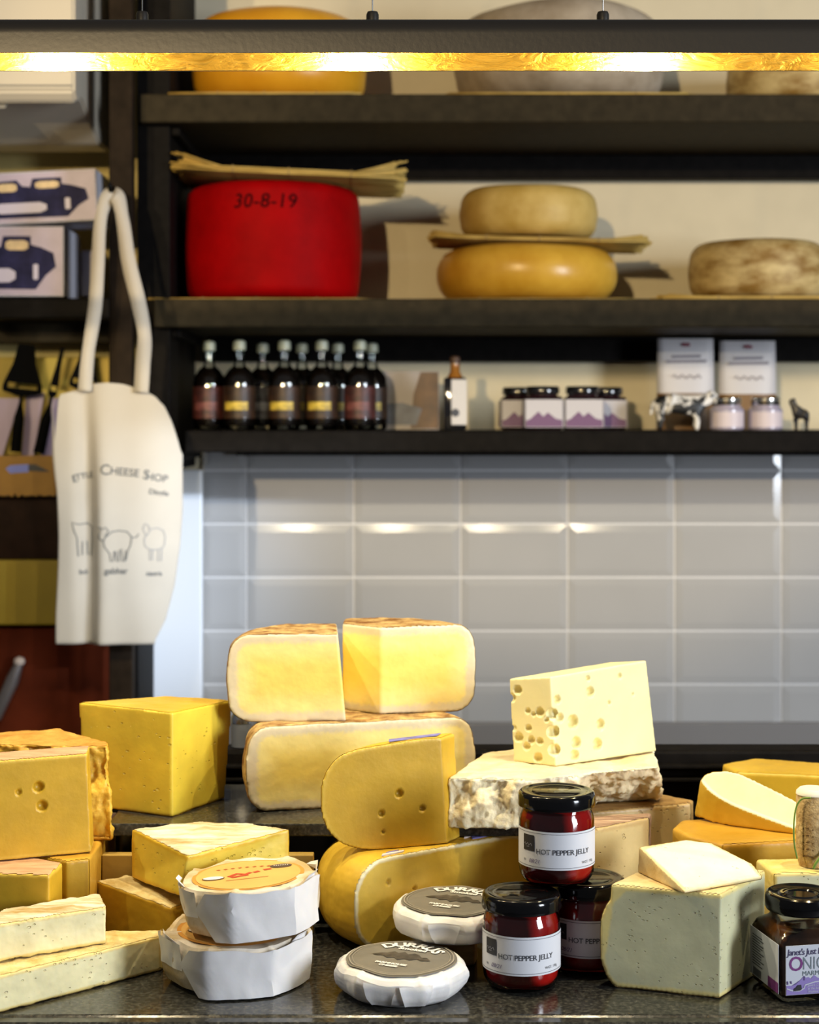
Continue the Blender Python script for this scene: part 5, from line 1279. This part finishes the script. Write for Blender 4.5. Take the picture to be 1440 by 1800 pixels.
add('lid', lathe(B(), [(.0255, hb+.0095), (.0290, hb+.0095), (.0302, hb+.012), (.0300, hb+.019), (.0290, hb+.0225), (.0275, hb+.0235), (.0255, hb+.0232), (.0235, hb+.0218), (.0150, hb+.0218), (.0140, hb+.0226), (.0125, hb+.0226), (.0115, hb+.0216), (.0001, hb+.0216)], n=72, cap=False), m_lid, parent=mj, smooth=40, local=True)
lw = mat('cool_white_label', (.56, .57, .62), .45); pur = mat('violet_print', (.26, .19, .46), .45); pld = mat('plum_print', (.17, .03, .17), .45)
bm = B(); box(bm, (-a+.004, -a-.0006, .0075), (a-.003, -a-.0001, .0475)); lb = add('front_label', bm, lw, parent=mj, local=True)
Wm = lambda u, v, d=.0009: V3((u, -a-d, v))
bm = B(); hill = [(-.0283, .0078), (.0290, .0078), (.0290, .0175), (.0160, .0178), (.0110, .0165), (.0030, .0185), (-.0010, .0205), (-.0040, .0228), (-.0070, .0200), (-.0090, .0215), (-.0110, .0210), (-.0130, .0225), (-.0160, .0195), (-.0200, .0160), (-.0235, .0152), (-.0283, .0155)]
f_ = bm.faces.new([bm.verts.new(Wm(u, v)) for u, v in hill]); bmesh.ops.triangulate(bm, faces=[f_]); add('hills_print', bm, pur, parent=lb, local=True)
add('road_print', lines_bm([[(-.028, .0132), (-.023, .0112), (-.017, .0108), (-.013, .0125), (-.012, .0152), (-.004, .0172), (.004, .0180)]], .0009, lambda u, v: Wm(u, v, .0012)), lw, parent=lb, local=True)
bm = B(); f_ = bm.faces.new([bm.verts.new(Wm(u, v, .0013)) for u, v in ((-.0225, .0108), (-.0215, .0132), (-.0195, .0138), (-.0185, .0156), (-.0155, .0158), (-.0148, .0120), (-.0165, .0110))]); bmesh.ops.triangulate(bm, faces=[f_]); add('cow_print', bm, mat('logo_black', (0, 0, 0)), parent=lb, local=True)
add('tree_print', lines_bm([[(-.0270, .0165), (-.0272, .0192)], [(-.0238, .0170), (-.0245, .0192)], [(-.0128, .0190), (-.0125, .0225)]], .0010, lambda u, v: Wm(u, v, .0012)), mat('dark_violet', (.10, .06, .20), .5), parent=lb, local=True)
add('lettering', text_bm("Janet's Just Delicious", .0072, lambda u, v: Wm(u-.0275, v+.0420), align='LEFT', shear=.12, bold=.00008, spacing=.86), mat('ink_navy', (.05, .04, .10), .5), parent=lb, local=True)
add('lettering', text_bm('O', .0165, lambda u, v: Wm(u*.95-.0198, v+.0322), bold=.0002), pld, parent=lb, local=True)
add('lettering', text_bm('NION', .0150, lambda u, v: Wm(u*.78-.0145, v+.0322), align='LEFT', bold=-.0001), mat('ink_grey', (.16, .20, .22), .5), parent=lb, local=True)
add('lettering', text_bm('MARMALADE', .0054, lambda u, v: Wm(u-.0145, v+.0244), align='LEFT'), mat('ink_grey', (0, 0, 0)), parent=lb, local=True)
for k, s_ in enumerate(("Janet's Country Fayre", 'at the foot of the', 'Wicklow Mountains')):
    add('lettering', text_bm(s_, .0026, lambda u, v, k=k: Wm(u-.0100, v+.0148-.0026*k, .0013), align='LEFT', shear=.2), lw, parent=lb, local=True)
bm = B(); box(bm, (-a-.0006, -a+.004, .0075), (-a-.0001, a-.003, .0475)); sb_ = add('side_label', bm, lw, parent=mj, local=True)
Ws = lambda u, v, d=.0009: V3((-a-d, -u, v))
bm = B(); bm.faces.new([bm.verts.new(Ws(u, v)) for u, v in ((.008, .0078), (.0283, .0078), (.0283, .0165), (.008, .0165))]); add('plum_print', bm, pld, parent=sb_, local=True)
add('small_print', lines_bm([[(-.024, .042-.0022*i), (-.004+.004*sin(i*2.3), .042-.0022*i)] for i in range(12)], .0009, Ws), m_ink, parent=sb_, local=True)
add('barcode', lines_bm([[(-.022+.0012*i, .0085), (-.022+.0012*i, .0150)] for i in range(14)], .0006, Ws), m_ink, parent=sb_, local=True)
# glass corner sits at the counter point seen in the photograph
rzm = .20; cor = V3((.3020, 1.3870, 0)); off = V3((-a*cos(rzm)+a*sin(rzm), -a*sin(rzm)-a*cos(rzm), 0))
mj.location = (cor.x-off.x, cor.y-off.y, TZ+.0004); mj.rotation_euler = (0, 0, rzm)

# small glass shaker far behind, between block and wheels
gs_ = thing('glass_shaker', 'small clear glass shaker with a steel cap on the bench behind the cheeses', 'shaker', (X(424, 1.88), 1.88, Z(1319, 1.86)+.0004))
add('glass_body', lathe(B(), [(.0001, .0005), (.011, .0005), (.011, .026), (.0001, .0261)], n=32, cap=False), mat('smoky_glass', (.20, .21, .24), .08, trans=.3), parent=gs_, smooth=40, local=True)
add('cap', lathe(B(), [(.0112, .0262), (.0112, .032), (.007, .040), (.0001, .042)], n=32, cap=False), mat('brushed_steel', (.6, .6, .62), .25, 1), parent=gs_, smooth=40, local=True)
